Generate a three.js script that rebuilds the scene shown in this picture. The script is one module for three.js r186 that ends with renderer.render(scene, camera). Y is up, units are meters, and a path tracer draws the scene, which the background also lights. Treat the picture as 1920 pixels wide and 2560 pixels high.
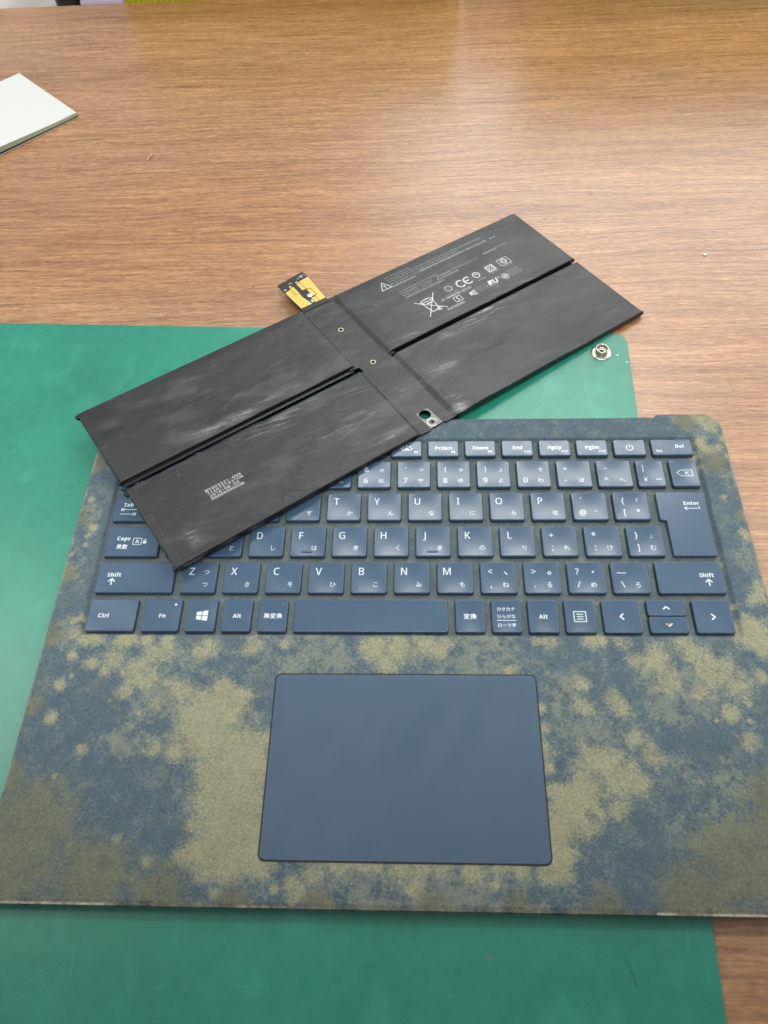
import * as THREE from 'three';
import { mergeGeometries, toCreasedNormals } from 'three/addons/utils/BufferGeometryUtils.js';
import { RoundedBoxGeometry } from 'three/addons/geometries/RoundedBoxGeometry.js';
import { RectAreaLightUniformsLib } from 'three/addons/lights/RectAreaLightUniformsLib.js';

// ---------------------------------------------------------------- camera, room light, exposure
// All shapes below are written in millimetres and scaled to metres. y = 0 is the table top.
const MM = 0.001, D = THREE.MathUtils.degToRad;
const DECK = 7.4;                                  // height of the keyboard deck over the table
const scene = new THREE.Scene();
const camera = new THREE.PerspectiveCamera(66.12, 0.75, 0.02, 12);
camera.rotation.order = 'YXZ';
camera.position.set(5.204 * MM, 311.98 * MM, 257.165 * MM);
camera.rotation.set(D(-56.7034), D(4.4317), D(-3.8814));
camera.focus = 0.43;
camera.userData.fStop = 22;

const renderer = new THREE.WebGLRenderer({ antialias: true });
renderer.toneMapping = THREE.LinearToneMapping;
renderer.toneMappingExposure = 1.0;
renderer.shadowMap.enabled = true;
renderer.setSize(768, 1024);

scene.background = new THREE.Color(0.45, 0.46, 0.46);      // the pale, evenly lit room all round
RectAreaLightUniformsLib.init();

const LAMP_L = 18, WINDOW_L = 2.7;

// ---------------------------------------------------------------- helpers
const taken = {};
function numbered(n) { taken[n] = (taken[n] ?? -1) + 1; return taken[n] ? n + '_' + String(taken[n]).padStart(3, '0') : n; }
function tag(o, label, category, group, kind) {
  if (label) o.userData.label = label;
  if (category) o.userData.category = category;
  if (group) o.userData.group = group;
  if (kind) o.userData.kind = kind;
  return o;
}
function thing(name, label, category, pos = [0, 0, 0], turn = 0) {
  const o = new THREE.Group(); o.name = numbered(name); scene.add(o);
  o.position.set(pos[0] * MM, pos[1] * MM, pos[2] * MM); o.rotation.y = turn;
  return tag(o, label, category);
}
function part(name, geo, mat, parent, label) {       // geo in millimetres, own copy
  geo.scale(MM, MM, MM);
  const m = new THREE.Mesh(geo, mat); m.name = parent === scene ? numbered(name) : name;
  m.castShadow = m.receiveShadow = true;
  parent.add(m);
  if (label) m.userData.label = label;
  return m;
}
let seed = 7;
const rnd = () => { seed = (seed + 0x6d2b79f5) | 0; let t = Math.imul(seed ^ (seed >>> 15), 1 | seed); t = (t + Math.imul(t ^ (t >>> 7), 61 | t)) ^ t; return ((t ^ (t >>> 14)) >>> 0) / 4294967296; };
const clamp = (x, a = 0, b = 1) => Math.min(b, Math.max(a, x)), lerp = (a, b, t) => a + (b - a) * t;
const smooth = (x, a, b) => { const t = clamp((x - a) / (b - a)); return t * t * (3 - 2 * t); };
const TABLE = new Float32Array(65536); for (let i = 0; i < 65536; i++) TABLE[i] = rnd();
function noise(x, y, s = 0) {                         // value noise, 0..1
  const ix = Math.floor(x), iy = Math.floor(y), fx = x - ix, fy = y - iy;
  const u = fx * fx * (3 - 2 * fx), v = fy * fy * (3 - 2 * fy);
  const a = ((ix * 73 + s * 1013) & 255), b = (((ix + 1) * 73 + s * 1013) & 255), c = ((iy * 151 + s * 37) & 255) << 8, d = (((iy + 1) * 151 + s * 37) & 255) << 8;
  return lerp(lerp(TABLE[a | c], TABLE[b | c], u), lerp(TABLE[a | d], TABLE[b | d], u), v);
}
function fbm(x, y, n, s = 0) { let t = 0, a = 0.5, w = 0; for (let i = 0; i < n; i++) { t += a * noise(x, y, s + i); w += a; a *= 0.55; x = x * 2.03 + 17.3; y = y * 2.03 + 9.1; } return t / w; }
const byte = (x) => Math.max(0, Math.min(255, Math.round(x)));
// A texture computed texel by texel: f(u mm, v mm) -> [r, g, b] in sRGB bytes; the first row is v = 0.
function computed(W, H, w, h, f, srgb = true) {
  const a = new Uint8Array(W * H * 4);
  for (let j = 0; j < H; j++) for (let i = 0; i < W; i++) {
    const c = f((i + 0.5) / W * w, (j + 0.5) / H * h), o = (j * W + i) * 4;
    a[o] = byte(c[0]); a[o + 1] = byte(c[1]); a[o + 2] = byte(c[2]); a[o + 3] = 255;
  }
  return dataTexture(a, W, H, srgb);
}
function dataTexture(a, W, H, srgb) {
  const t = new THREE.DataTexture(a, W, H); t.magFilter = t.minFilter = THREE.LinearFilter;
  t.wrapS = t.wrapT = THREE.RepeatWrapping; if (srgb) t.colorSpace = THREE.SRGBColorSpace; t.needsUpdate = true; return t;
}
function canvasTexture(c, srgb = true) { const t = new THREE.CanvasTexture(c); if (srgb) t.colorSpace = THREE.SRGBColorSpace; return t; }
const std = (o) => new THREE.MeshStandardMaterial(o);
const phys = (o) => new THREE.MeshPhysicalMaterial(o);
const rgb = (r, g, b) => new THREE.Color().setRGB(r / 255, g / 255, b / 255, THREE.SRGBColorSpace);

// A rounded-rectangle slab with a bevelled top edge; y = 0 is the rim of its top, dish sinks (or, negative, swells) the middle.
// Material 0: top and bevel, material 1: sides and bottom.
function slab({ x0, x1, z0, z1, h, r, bev = 0.3, dish = 0, uv, seg = 5, inner = 7, taper = 0, wave }) {
  const cx = (x0 + x1) / 2, cz = (z0 + z1) / 2, hw = (x1 - x0) / 2, hd = (z1 - z0) / 2, lim = Math.min(hw, hd);
  const rings = [[-taper, -h], [-taper * 0.3, -bev * 1.6], [0, -bev - 0.02]];
  for (let i = 1; i <= 3; i++) { const a = i / 3 * Math.PI / 2; rings.push([bev * (1 - Math.cos(a)), -bev * (1 - Math.sin(a))]); }
  rings.push([bev + Math.min(0.08, bev * 0.3), 0]);
  const side = 2;
  for (let i = 1; i <= inner; i++) rings.push([bev + (lim - bev) * Math.min(0.997, i / inner), 0]);
  const longN = Math.max(1, Math.min(60, Math.round(Math.max(hw, hd) * 2 / (lim * 2) * 6))), pos = [], uvs = [], idx0 = [], idx1 = [];
  const ring = (ins, y) => {
    const a = Math.max(1e-4, hw - ins), b = Math.max(1e-4, hd - ins), rr = Math.min(Math.max(r - ins, 0.02), a, b), pts = [];
    const corners = [[a - rr, b - rr, 0], [-(a - rr), b - rr, 1], [-(a - rr), -(b - rr), 2], [a - rr, -(b - rr), 3]];
    for (let k = 0; k < 4; k++) {
      const [px, pz, q] = corners[k], [nx, nz] = corners[(k + 1) % 4];
      for (let s = 0; s <= seg; s++) { const t = (q + s / seg) * Math.PI / 2; pts.push([px + rr * Math.cos(t), pz + rr * Math.sin(t)]); }
      const n = (k % 2 === 0) === (hw >= hd) ? longN : 6;
      const e0 = pts[pts.length - 1], t1 = ((q + 1) % 4) * Math.PI / 2, e1 = [nx + rr * Math.cos(t1), nz + rr * Math.sin(t1)];
      for (let s = 1; s < n; s++) pts.push([lerp(e0[0], e1[0], s / n), lerp(e0[1], e1[1], s / n)]);
    }
    return pts.map(([px, pz]) => [px + cx, ins > bev * 0.99 && y === 0 ? topY(px, pz) : y, pz + cz, px, pz]);
  };
  const topY = (px, pz) => -dish * Math.max(0, 1 - (px / (hw - bev)) ** 2) * Math.max(0, 1 - (pz / (hd - bev)) ** 2) + (wave ? wave(px + cx, pz + cz, Math.min(hw - Math.abs(px), hd - Math.abs(pz))) : 0);
  let n = 0;
  const all = rings.map(([ins, y]) => { const p = ring(ins, y); n = p.length; return p; });
  all.forEach((p) => p.forEach((v) => { pos.push(v[0], v[1], v[2]); uvs.push(...(uv ? uv(v[0], v[2]) : [v[0] * MM, v[2] * MM])); }));
  for (let k = 0; k + 1 < all.length; k++) for (let i = 0; i < n; i++) {
    const a = k * n + i, b = k * n + (i + 1) % n, c = a + n, d = b + n;
    (k < side ? idx1 : idx0).push(a, c, b, b, c, d);
  }
  const last = (all.length - 1) * n;
  for (let i = 1; i + 1 < n; i++) { idx0.push(last, last + i + 1, last + i); idx1.push(0, i, i + 1); }
  const g = new THREE.BufferGeometry();
  g.setAttribute('position', new THREE.Float32BufferAttribute(pos, 3));
  g.setAttribute('uv', new THREE.Float32BufferAttribute(uvs, 2));
  g.setIndex([...idx0, ...idx1]); g.computeVertexNormals();
  const nor = g.attributes.normal, q = 0.08, v3 = new THREE.Vector3();
  for (let k = 7; k < all.length; k++) for (let i = 0; i < n; i++) {        // the dished top gets the normals of its own curve
    const px = all[k][i][3], pz = all[k][i][4];
    v3.set(topY(px - q, pz) - topY(px + q, pz), 2 * q, topY(px, pz - q) - topY(px, pz + q)).normalize(); nor.setXYZ(k * n + i, v3.x, v3.y, v3.z);
  }
  g.addGroup(0, idx0.length, 0); g.addGroup(idx0.length, idx1.length, 1);
  return g;
}
// a grid of nu x nv points, f(i/nu, j/nv) -> [x, y, z, u, v]
function sheet(nu, nv, f) {
  const pos = [], uvs = [], idx = [];
  for (let j = 0; j <= nv; j++) for (let i = 0; i <= nu; i++) { const p = f(i / nu, j / nv); pos.push(p[0], p[1], p[2]); uvs.push(p[3], p[4]); }
  for (let j = 0; j < nv; j++) for (let i = 0; i < nu; i++) { const a = j * (nu + 1) + i, b = a + 1, c = a + nu + 1, d = c + 1; idx.push(a, c, b, b, c, d); }
  const g = new THREE.BufferGeometry();
  g.setAttribute('position', new THREE.Float32BufferAttribute(pos, 3)); g.setAttribute('uv', new THREE.Float32BufferAttribute(uvs, 2));
  g.setIndex(idx); g.computeVertexNormals(); return g;
}
function extruded(shape, depth, bev = 0, curve = 8) {       // shape in (x, z), grows up from y = 0 to depth
  const g = new THREE.ExtrudeGeometry(shape, { depth: depth - 2 * bev, bevelEnabled: bev > 0, bevelSize: bev, bevelThickness: bev, bevelOffset: -bev, bevelSegments: 3, curveSegments: curve });
  g.translate(0, 0, bev); g.rotateX(Math.PI / 2);            // (x, y, z) -> (x, -z, y)
  g.scale(1, -1, 1);                                         // depth upwards
  const ix = g.index; if (ix) { for (let i = 0; i < ix.count; i += 3) { const t = ix.getX(i); ix.setX(i, ix.getX(i + 1)); ix.setX(i + 1, t); } }
  else for (const name of ['position', 'uv', 'normal']) { const a = g.attributes[name], n = a.itemSize; for (let i = 0; i < a.count; i += 3) for (let k = 0; k < n; k++) { const t = a.array[i * n + k]; a.array[i * n + k] = a.array[(i + 1) * n + k]; a.array[(i + 1) * n + k] = t; } }
  g.computeVertexNormals();
  return g;
}
function flatCaps(g, y) { const p = g.attributes.position, n = g.attributes.normal; for (let i = 0; i < p.count; i += 3) if ([0, 1, 2].every((k) => Math.abs(p.getY(i + k) - y) < 1e-3)) for (let k = 0; k < 3; k++) n.setXYZ(i + k, 0, 1, 0); return g; }
function roundRect(x0, z0, x1, z1, r) {
  const s = new THREE.Shape(); s.moveTo(x0 + r, z0); s.lineTo(x1 - r, z0); s.absarc(x1 - r, z0 + r, r, -Math.PI / 2, 0); s.lineTo(x1, z1 - r); s.absarc(x1 - r, z1 - r, r, 0, Math.PI / 2);
  s.lineTo(x0 + r, z1); s.absarc(x0 + r, z1 - r, r, Math.PI / 2, Math.PI); s.lineTo(x0, z0 + r); s.absarc(x0 + r, z0 + r, r, Math.PI, 1.5 * Math.PI); return s;
}
function roundPoly(pts, r) {
  const s = new THREE.Shape(), n = pts.length;
  pts.forEach((p, i) => {
    const a = pts[(i + n - 1) % n], b = pts[(i + 1) % n], da = Math.hypot(a[0] - p[0], a[1] - p[1]), db = Math.hypot(b[0] - p[0], b[1] - p[1]);
    const q = [p[0] + (a[0] - p[0]) / da * r, p[1] + (a[1] - p[1]) / da * r], w = [p[0] + (b[0] - p[0]) / db * r, p[1] + (b[1] - p[1]) / db * r];
    if (i) s.lineTo(...q); else s.moveTo(...q);
    s.quadraticCurveTo(p[0], p[1], ...w);
  });
  s.closePath(); return s;
}
const planarUV = (g, f) => { const p = g.attributes.position, uv = new Float32Array(p.count * 2); for (let i = 0; i < p.count; i++) uv.set(f(p.getX(i), p.getZ(i)), i * 2); g.setAttribute('uv', new THREE.BufferAttribute(uv, 2)); return g; };

// ---------------------------------------------------------------- unseen lamps and glazing, placed for their light and reflections
const white = std({ color: rgb(225, 226, 224), roughness: 0.7 });
function unseenCeilingLight(x, z, w, d, label) {  // out of view; placed for key highlights, mat glare and general light
  const Y = 1720;
  const t = thing('unseen_ceiling_light', label, 'ceiling light', [x, Y, z]);
  part('housing', new RoundedBoxGeometry(w + 60, 60, d + 60, 2, 8).translate(0, 42, 0), white, t);
  part('diffuser', new THREE.BoxGeometry(w, 8, d), std({ color: 0xffffff, emissive: new THREE.Color(1, 1, 1), emissiveIntensity: 1.5 }), t);
  const l = new THREE.RectAreaLight(new THREE.Color(1, 0.985, 0.95), LAMP_L, w * MM, d * MM);
  l.position.set(0, -0.012, 0); l.rotation.x = -Math.PI / 2; t.add(l);
  return t;
}
unseenCeilingLight(230, -1275, 1150, 260, 'unseen long ceiling light beyond the far edge of the table, placed for the sheen on the keys');
unseenCeilingLight(150, 850, 1150, 500, 'unseen broad ceiling light on the near side of the table, placed to light keys and deck');
unseenCeilingLight(-1180, -470, 340, 560, 'unseen ceiling light off to the side of the white notepad, placed for glare on the mat');
unseenCeilingLight(1750, -1000, 1150, 300, 'unseen ceiling light off to the side of the metal snap, placed to light from that side');
{
  const t = thing('window', 'unseen wide frosted glazing beyond the far end of the table, placed for the glare on the wood', 'window', [1180, 1560, -2450]);  // out of view, placed for the pale glare across the wood
  const W = 2560, H = 1500;
  part('pane', new THREE.BoxGeometry(W, H, 12), std({ color: 0xf2f4f5, roughness: 0.6, emissive: new THREE.Color(0.95, 1, 1), emissiveIntensity: 0.4 }), t);
  for (const [cx, cy, w, h] of [[0, H / 2 + 30, W + 120, 60], [0, -H / 2 - 30, W + 120, 60], [-W / 2 - 30, 0, 60, H], [W / 2 + 30, 0, 60, H]])
    part('window_frame', new THREE.BoxGeometry(w, h, 50).translate(cx, cy, 0), white, t);
  const l = new THREE.RectAreaLight(new THREE.Color(0.96, 1, 1), WINDOW_L, W * MM, H * MM);
  l.position.set(0, 0, 0.012); l.rotation.y = Math.PI; t.add(l);
}

// ---------------------------------------------------------------- floor and table
{
  const g = new THREE.PlaneGeometry(9000, 9000, 1, 1).rotateX(-Math.PI / 2).translate(0, -720, -600);
  const m = part('floor', g, std({ color: rgb(150, 148, 143), roughness: 0.7 }), scene);
  m.userData.kind = 'structure';
}
const TX0 = -620, TX1 = 640, TZ0 = -467, TZ1 = 420;
const TW = 780, TH = 600;
function woodHeight(x, z) {
  const bend = (fbm(x * 0.006, z * 0.012, 3, 40) - 0.5) * 14, zz = z + bend;
  const broad = fbm(x * 0.0022 + 5, zz * 0.05, 3, 3), mid = fbm(x * 0.014, zz * 0.55, 3, 11), fine = fbm(x * 0.05, zz * 1.25, 3, 23), pore = noise(x * 0.09, zz * 1.7, 31);
  const line = smooth(noise(x * 0.0065 + 90, zz * 0.62, 51) * 0.75 + 0.25 * noise(x * 0.03, zz * 1.3, 55), 0.78, 0.9), chat = fbm(x * 0.32, zz * 1.7, 2, 61);
  return [broad, mid, fine, pore, line, chat];
}
const woodMap = computed(2048, 2048, TW, TH, (x, z) => {
  const [broad, mid, fine, pore, line, chat] = woodHeight(x, z);
  let t = 0.54 + (broad - 0.5) * 0.3 + (mid - 0.5) * 0.34 + (fine - 0.5) * 0.56 + (chat - 0.5) * 0.52;
  t -= line * 0.3; t -= smooth(pore, 0.8, 0.97) * 0.15; t += smooth(1 - pore, 0.82, 0.98) * 0.14;
  t = clamp(t, 0, 1);
  const hue = fbm(x * 0.004, z * 0.01, 2, 77) - 0.5;
  return [lerp(103, 184, t) + hue * 10, lerp(66, 143, t) - hue * 4, lerp(41, 103, t) - hue * 18];
});
const woodBump = computed(1536, 2048, TW, TH, (x, z) => { const [, mid, fine, pore, line] = woodHeight(x, z); const v = 150 + (mid - 0.5) * 60 + (fine - 0.5) * 120 - smooth(pore, 0.7, 0.95) * 60 - line * 40; return [v, v, v]; }, false);
woodMap.wrapS = woodMap.wrapT = woodBump.wrapS = woodBump.wrapT = THREE.MirroredRepeatWrapping;
const wood = phys({ map: woodMap, bumpMap: woodBump, bumpScale: 0.00006, roughness: 0.3, ior: 1.68, specularIntensity: 1 });
const woodEdge = std({ color: rgb(112, 78, 54), roughness: 0.5 });
{
  const t = thing('table', 'brown wood grain laminate table carrying everything', 'table', [0, 0, 0], D(1.1));
  const g = new RoundedBoxGeometry(TX1 - TX0, 26, TZ1 - TZ0, 3, 1.4).translate((TX0 + TX1) / 2, -13, (TZ0 + TZ1) / 2);
  part('table_top', planarUV(g, (x, z) => [(x + 400) / TW, (z - TZ0) / TH]), wood, t);
  for (const [x, z] of [[TX0 + 60, TZ0 + 60], [TX1 - 60, TZ0 + 60], [TX0 + 60, TZ1 - 60], [TX1 - 60, TZ1 - 60]])
    part('leg', new RoundedBoxGeometry(45, 690, 45, 2, 4).translate(x, -26.5 - 346, z), woodEdge, t);
}

// ---------------------------------------------------------------- things standing beyond the far edge of the table
{
  const yg = phys({ roughness: 0.7, transmission: 0.45, thickness: 0, map: computed(512, 512, 60, 60, (x, z) => {           // woven yellow-green mesh
    const a = Math.abs(((x + z) / 5) % 1 - 0.5), b = Math.abs((((x - z) / 5) % 1 + 1) % 1 - 0.5), k = smooth(Math.max(a, b), 0.36, 0.44) * (0.8 + 0.2 * noise(x * 3, z * 3, 5));
    return [lerp(206, 248, k), lerp(198, 242, k), lerp(24, 62, k)];
  }) });
  const crate = (x0, x1, top, label) => {
    const t = thing('mesh_crate', label, 'crate', [(x0 + x1) / 2, 0, -560]);
    const w = x1 - x0, d = 160, low = -250, h = top - low;
    for (const [sx, sz, ww, dd] of [[0, d / 2 - 3, w, 6], [0, -d / 2 + 3, w, 6], [-w / 2 + 3, 0, 6, d - 12.4], [w / 2 - 3, 0, 6, d - 12.4]]) {
      const g = new THREE.BoxGeometry(ww, h, dd).translate(sx, low + h / 2, sz);
      const p = g.attributes.position, uv = g.attributes.uv; for (let i = 0; i < p.count; i++) uv.setXY(i, (p.getX(i) + p.getZ(i)) / 60, p.getY(i) / 60);
      part('side_panel', g, yg, t);
    }
    part('rim', extruded(roundRect(-w / 2 - 2, -d / 2 - 2, w / 2 + 2, d / 2 + 2, 6), 8, 2).translate(0, top + 0.4, 0), yg, t);
    return t;
  };
  crate(-246, 42, 100, 'yellow green mesh crate behind the table edge, next to the lilac box');
  crate(104, 520, 128, 'unseen larger yellow green mesh crate behind the table edge, placed for its reflection in the wood');  // out of view, placed for the yellow reflection on the table
  const c = thing('unseen_canister', 'unseen white container between the two yellow green crates, placed for a pale reflection', 'unseen_canister', [73, 0, -545]);  // out of view, placed for the pale strip reflected between the crates
  part('body', new THREE.LatheGeometry([[0, -250], [24, -250], [26, -247], [26, 80], [24, 90], [15, 98], [15, 104], [0, 104]].map(([a, b]) => new THREE.Vector2(a, b)), 40), white, c);
  part('cap', new THREE.LatheGeometry([[0, 104.3], [17, 104.3], [17.5, 106], [17.5, 118], [16, 120], [0, 120]].map(([a, b]) => new THREE.Vector2(a, b)), 40), std({ color: rgb(214, 214, 210), roughness: 0.5 }), c);
  const lb = thing('storage_box', 'pale lilac box behind the table edge beside the dark bin', 'box', [-268.5, -60, -545]);
  part('box_body', new RoundedBoxGeometry(42, 110, 120, 3, 6), std({ color: rgb(196, 184, 205), roughness: 0.55 }), lb);
  part('lid', new RoundedBoxGeometry(43, 12, 124, 3, 4).translate(0, 61.5, 0), std({ color: rgb(206, 194, 212), roughness: 0.5 }), lb);
  const db = thing('bin', 'dark grey bin behind the table edge next to the lilac box', 'bin', [-304.5, -60, -505]);
  part('bin_body', new THREE.LatheGeometry([[0, -70], [9, -70], [10, -66], [12.2, 60], [13, 62], [13, 66], [12, 66], [11, 60], [9, -60], [0, -60]].map(([a, b]) => new THREE.Vector2(a, b)), 40), std({ color: rgb(44, 46, 44), roughness: 0.35 }), db);
  const bag = thing('plastic_bag', 'crumpled white plastic bag past the far corner of the table', 'bag', [-398, -70, -570]);
  const bg = new THREE.SphereGeometry(1, 60, 40), bp = bg.attributes.position;
  for (let i = 0; i < bp.count; i++) { const x = bp.getX(i), y = bp.getY(i), z = bp.getZ(i), k = 0.86 + 0.2 * fbm(x * 3 + 9, (y + z) * 3 + 4, 4, 91) + 0.08 * Math.abs(noise(x * 6 + z * 5, y * 6, 93) - 0.5); bp.setXYZ(i, x * 74 * k, y * 125 * k, z * 80 * k); }
  bg.computeVertexNormals();
  part('bag_body', bg, phys({ color: rgb(222, 222, 216), roughness: 0.4 }), bag);
  part('knot', new THREE.TorusKnotGeometry(9, 4, 60, 8).translate(0, 122, 10), phys({ color: rgb(222, 222, 216), roughness: 0.4 }), bag);
}

// ---------------------------------------------------------------- green mat with its snap
const MAT_T = 1.6;
{
  const t = thing('work_mat', 'scuffed green rubber work mat lying under the laptop keyboard', 'mat', [119.2, 0, -61.8], D(-2.45));
  const W = 472, Hh = 332.3, scr = document.createElement('canvas'); scr.width = 2048; scr.height = 1456;
  const cx = scr.getContext('2d'), k = 2048 / W, im = cx.createImageData(2048, 1456);
  for (let j = 0; j < 1456; j++) for (let i = 0; i < 2048; i++) {
    const x = i / k, z = j / k, a = fbm(x * 0.022, z * 0.022, 4, 5) - 0.5, b = fbm(x * 0.25, z * 0.25, 3, 9) - 0.5, c = noise(x * 3.4, z * 3.4, 13) - 0.5, pale = smooth(fbm(x * 0.07 + 30, z * 0.05, 4, 17), 0.6, 0.8), dark = smooth(fbm(x * 0.13 + 7, z * 0.16, 3, 19), 0.7, 0.82);
    const v = 1 + a * 0.16 + b * 0.08 + c * 0.05 - dark * 0.05, o = (j * 2048 + i) * 4;
    im.data[o] = byte(34 * v + pale * 8); im.data[o + 1] = byte(120 * v + pale * 7); im.data[o + 2] = byte(100 * v + pale * 8); im.data[o + 3] = 255;
  }
  cx.putImageData(im, 0, 0);
  cx.lineCap = 'round';
  for (let i = 0; i < 340; i++) {                                     // hairline cuts and scuffs
    const x = rnd() * 2048, y = rnd() * 1456, a = rnd() * 6.3, l = 6 + rnd() * rnd() * 110, pale = rnd() < 0.7;
    cx.strokeStyle = pale ? `rgba(150,210,190,${0.06 + 0.2 * rnd() * rnd()})` : `rgba(6,60,48,${0.12 + 0.3 * rnd() * rnd()})`; cx.lineWidth = 0.8 + rnd() * 1.2;
    cx.beginPath(); cx.moveTo(x, y); cx.quadraticCurveTo(x + Math.cos(a) * l * 0.5 + rnd() * 8, y + Math.sin(a) * l * 0.5 + rnd() * 8, x + Math.cos(a) * l, y + Math.sin(a) * l); cx.stroke();
  }
  const at = (x, z) => [(x + W) * k, z * k];                          // mat-local: corner at the snap is (0, 0), x runs to -W
  cx.strokeStyle = 'rgba(8,66,52,0.5)'; cx.lineWidth = 2; cx.beginPath(); { const [a, b] = at(-31, 298); cx.moveTo(a, b); cx.quadraticCurveTo(a + 6, b + 18, a + 14, b + 42); cx.stroke(); }
  for (const [x, z, r, c] of [[-77, 302, 1.2, 'rgba(120,110,90,.5)'], [-170, 305, 2, 'rgba(30,96,80,.25)'], [-6, 16, 0.5, 'rgba(225,245,240,.95)'], [-1.6, 21, 0.45, 'rgba(225,245,240,.9)'], [-16, 297, 2.2, 'rgba(20,96,78,.2)'], [-62, 288, 2.4, 'rgba(20,96,78,.2)']]) { const [a, b] = at(x, z); cx.fillStyle = c; cx.beginPath(); cx.ellipse(a, b, r * k, r * k * 0.8, 0.3, 0, 7); cx.fill(); }
  const g = extruded(roundRect(-W, 0, 0, Hh, 6.5), MAT_T, 0.25, 10);
  planarUV(g, (x, z) => [(x + W) / W, 1 - z / (1456 / k)]);
  const bump = computed(512, 512, 40, 40, (x, z) => { const v = 128 + (noise(x * 3.2 % 128, z * 3.2 % 128, 3) - 0.5) * 120 + (noise(x * 8, z * 8, 4) - 0.5) * 90; return [v, v, v]; }, false);
  const mb = bump; mb.repeat.set(W / 40, Hh / 40);
  part('mat_sheet', g, phys({ map: canvasTexture(scr), bumpMap: mb, bumpScale: 0.00003, roughness: 0.33, specularIntensity: 1 }), t);
  // the metal snap riveted into the corner
  const metal = phys({ color: new THREE.Color(0.5, 0.48, 0.41), metalness: 1, roughness: 0.36 });
  const s = new THREE.Group(); s.name = 'snap_stud'; t.add(s);
  s.position.set(-14.6 * MM, MAT_T * MM, 14.7 * MM); s.userData.label = 'nickel snap stud in the mat corner';
  const V = (l) => l.map(([a, b]) => new THREE.Vector2(a, b));
  part('flange', new THREE.LatheGeometry(V([[3.0, 0.9], [3.6, 0.95], [4.6, 0.75], [5.3, 0.5], [5.65, 0.2], [5.6, 0.02], [4, 0.02]].reverse()), 64), metal, s);
  part('stud_rim', new THREE.LatheGeometry(V([[3.4, 0.7], [3.15, 1.1], [2.95, 1.7], [3.05, 2.2], [3.45, 2.6], [3.55, 3.0], [3.45, 3.4], [3.15, 3.55], [2.85, 3.45], [2.7, 3.1], [2.65, 2.0], [2.55, 1.45], [1.6, 1.2], [1.3, 1.35], [1.1, 1.2]]), 64), metal, s);
  part('rivet_hole', new THREE.CylinderGeometry(1.12, 1.12, 0.3, 32).translate(0, 0.95, 0), std({ color: rgb(14, 13, 10), roughness: 0.6 }), s);
}

// ---------------------------------------------------------------- laptop keyboard deck
const deck = thing('laptop_keyboard', 'blue laptop keyboard deck in stained suede fabric with touchpad', 'keyboard', [0, DECK, 0]);
const WELL = { x0: -140.2, x1: 139.9, z0: 14.8, z1: 120.4 };
const deckBack = (x) => {
  const ax = Math.abs(x), r = 8.5; let z = lerp(1.7, 0, smooth(ax, 123.0, 123.6));
  if (ax > 154 - r) { const d = ax - (154 - r); z = r - Math.sqrt(Math.max(0, r * r - d * d)); }
  return z;
};
const deckFront = (x) => { const ax = Math.abs(x), r = 6; return ax > 154 - r ? 223.2 - (r - Math.sqrt(Math.max(0, r * r - (ax - 154 + r) ** 2))) : 223.2; };
function deckHeight(x, z) {
  const e = Math.min(154 - Math.abs(x), z - deckBack(x), 223.2 - z);
  let y = -0.9 * (1 - smooth(e, 0, 2.4)) ** 2 - 0.12 * (smooth(e, 3.6, 2.9) * smooth(e, 2.0, 2.6));
  const w = Math.min(smooth(x, WELL.x0, WELL.x0 + 1.5), smooth(-x, -WELL.x1, -WELL.x1 + 1.5), smooth(z, WELL.z0, WELL.z0 + 1.4), smooth(-z, -WELL.z1, -WELL.z1 + 2.4));
  y -= 2.0 * w;
  return y + (fbm(x * 0.05, z * 0.05, 2, 8) - 0.5) * 0.25;
}
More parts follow.
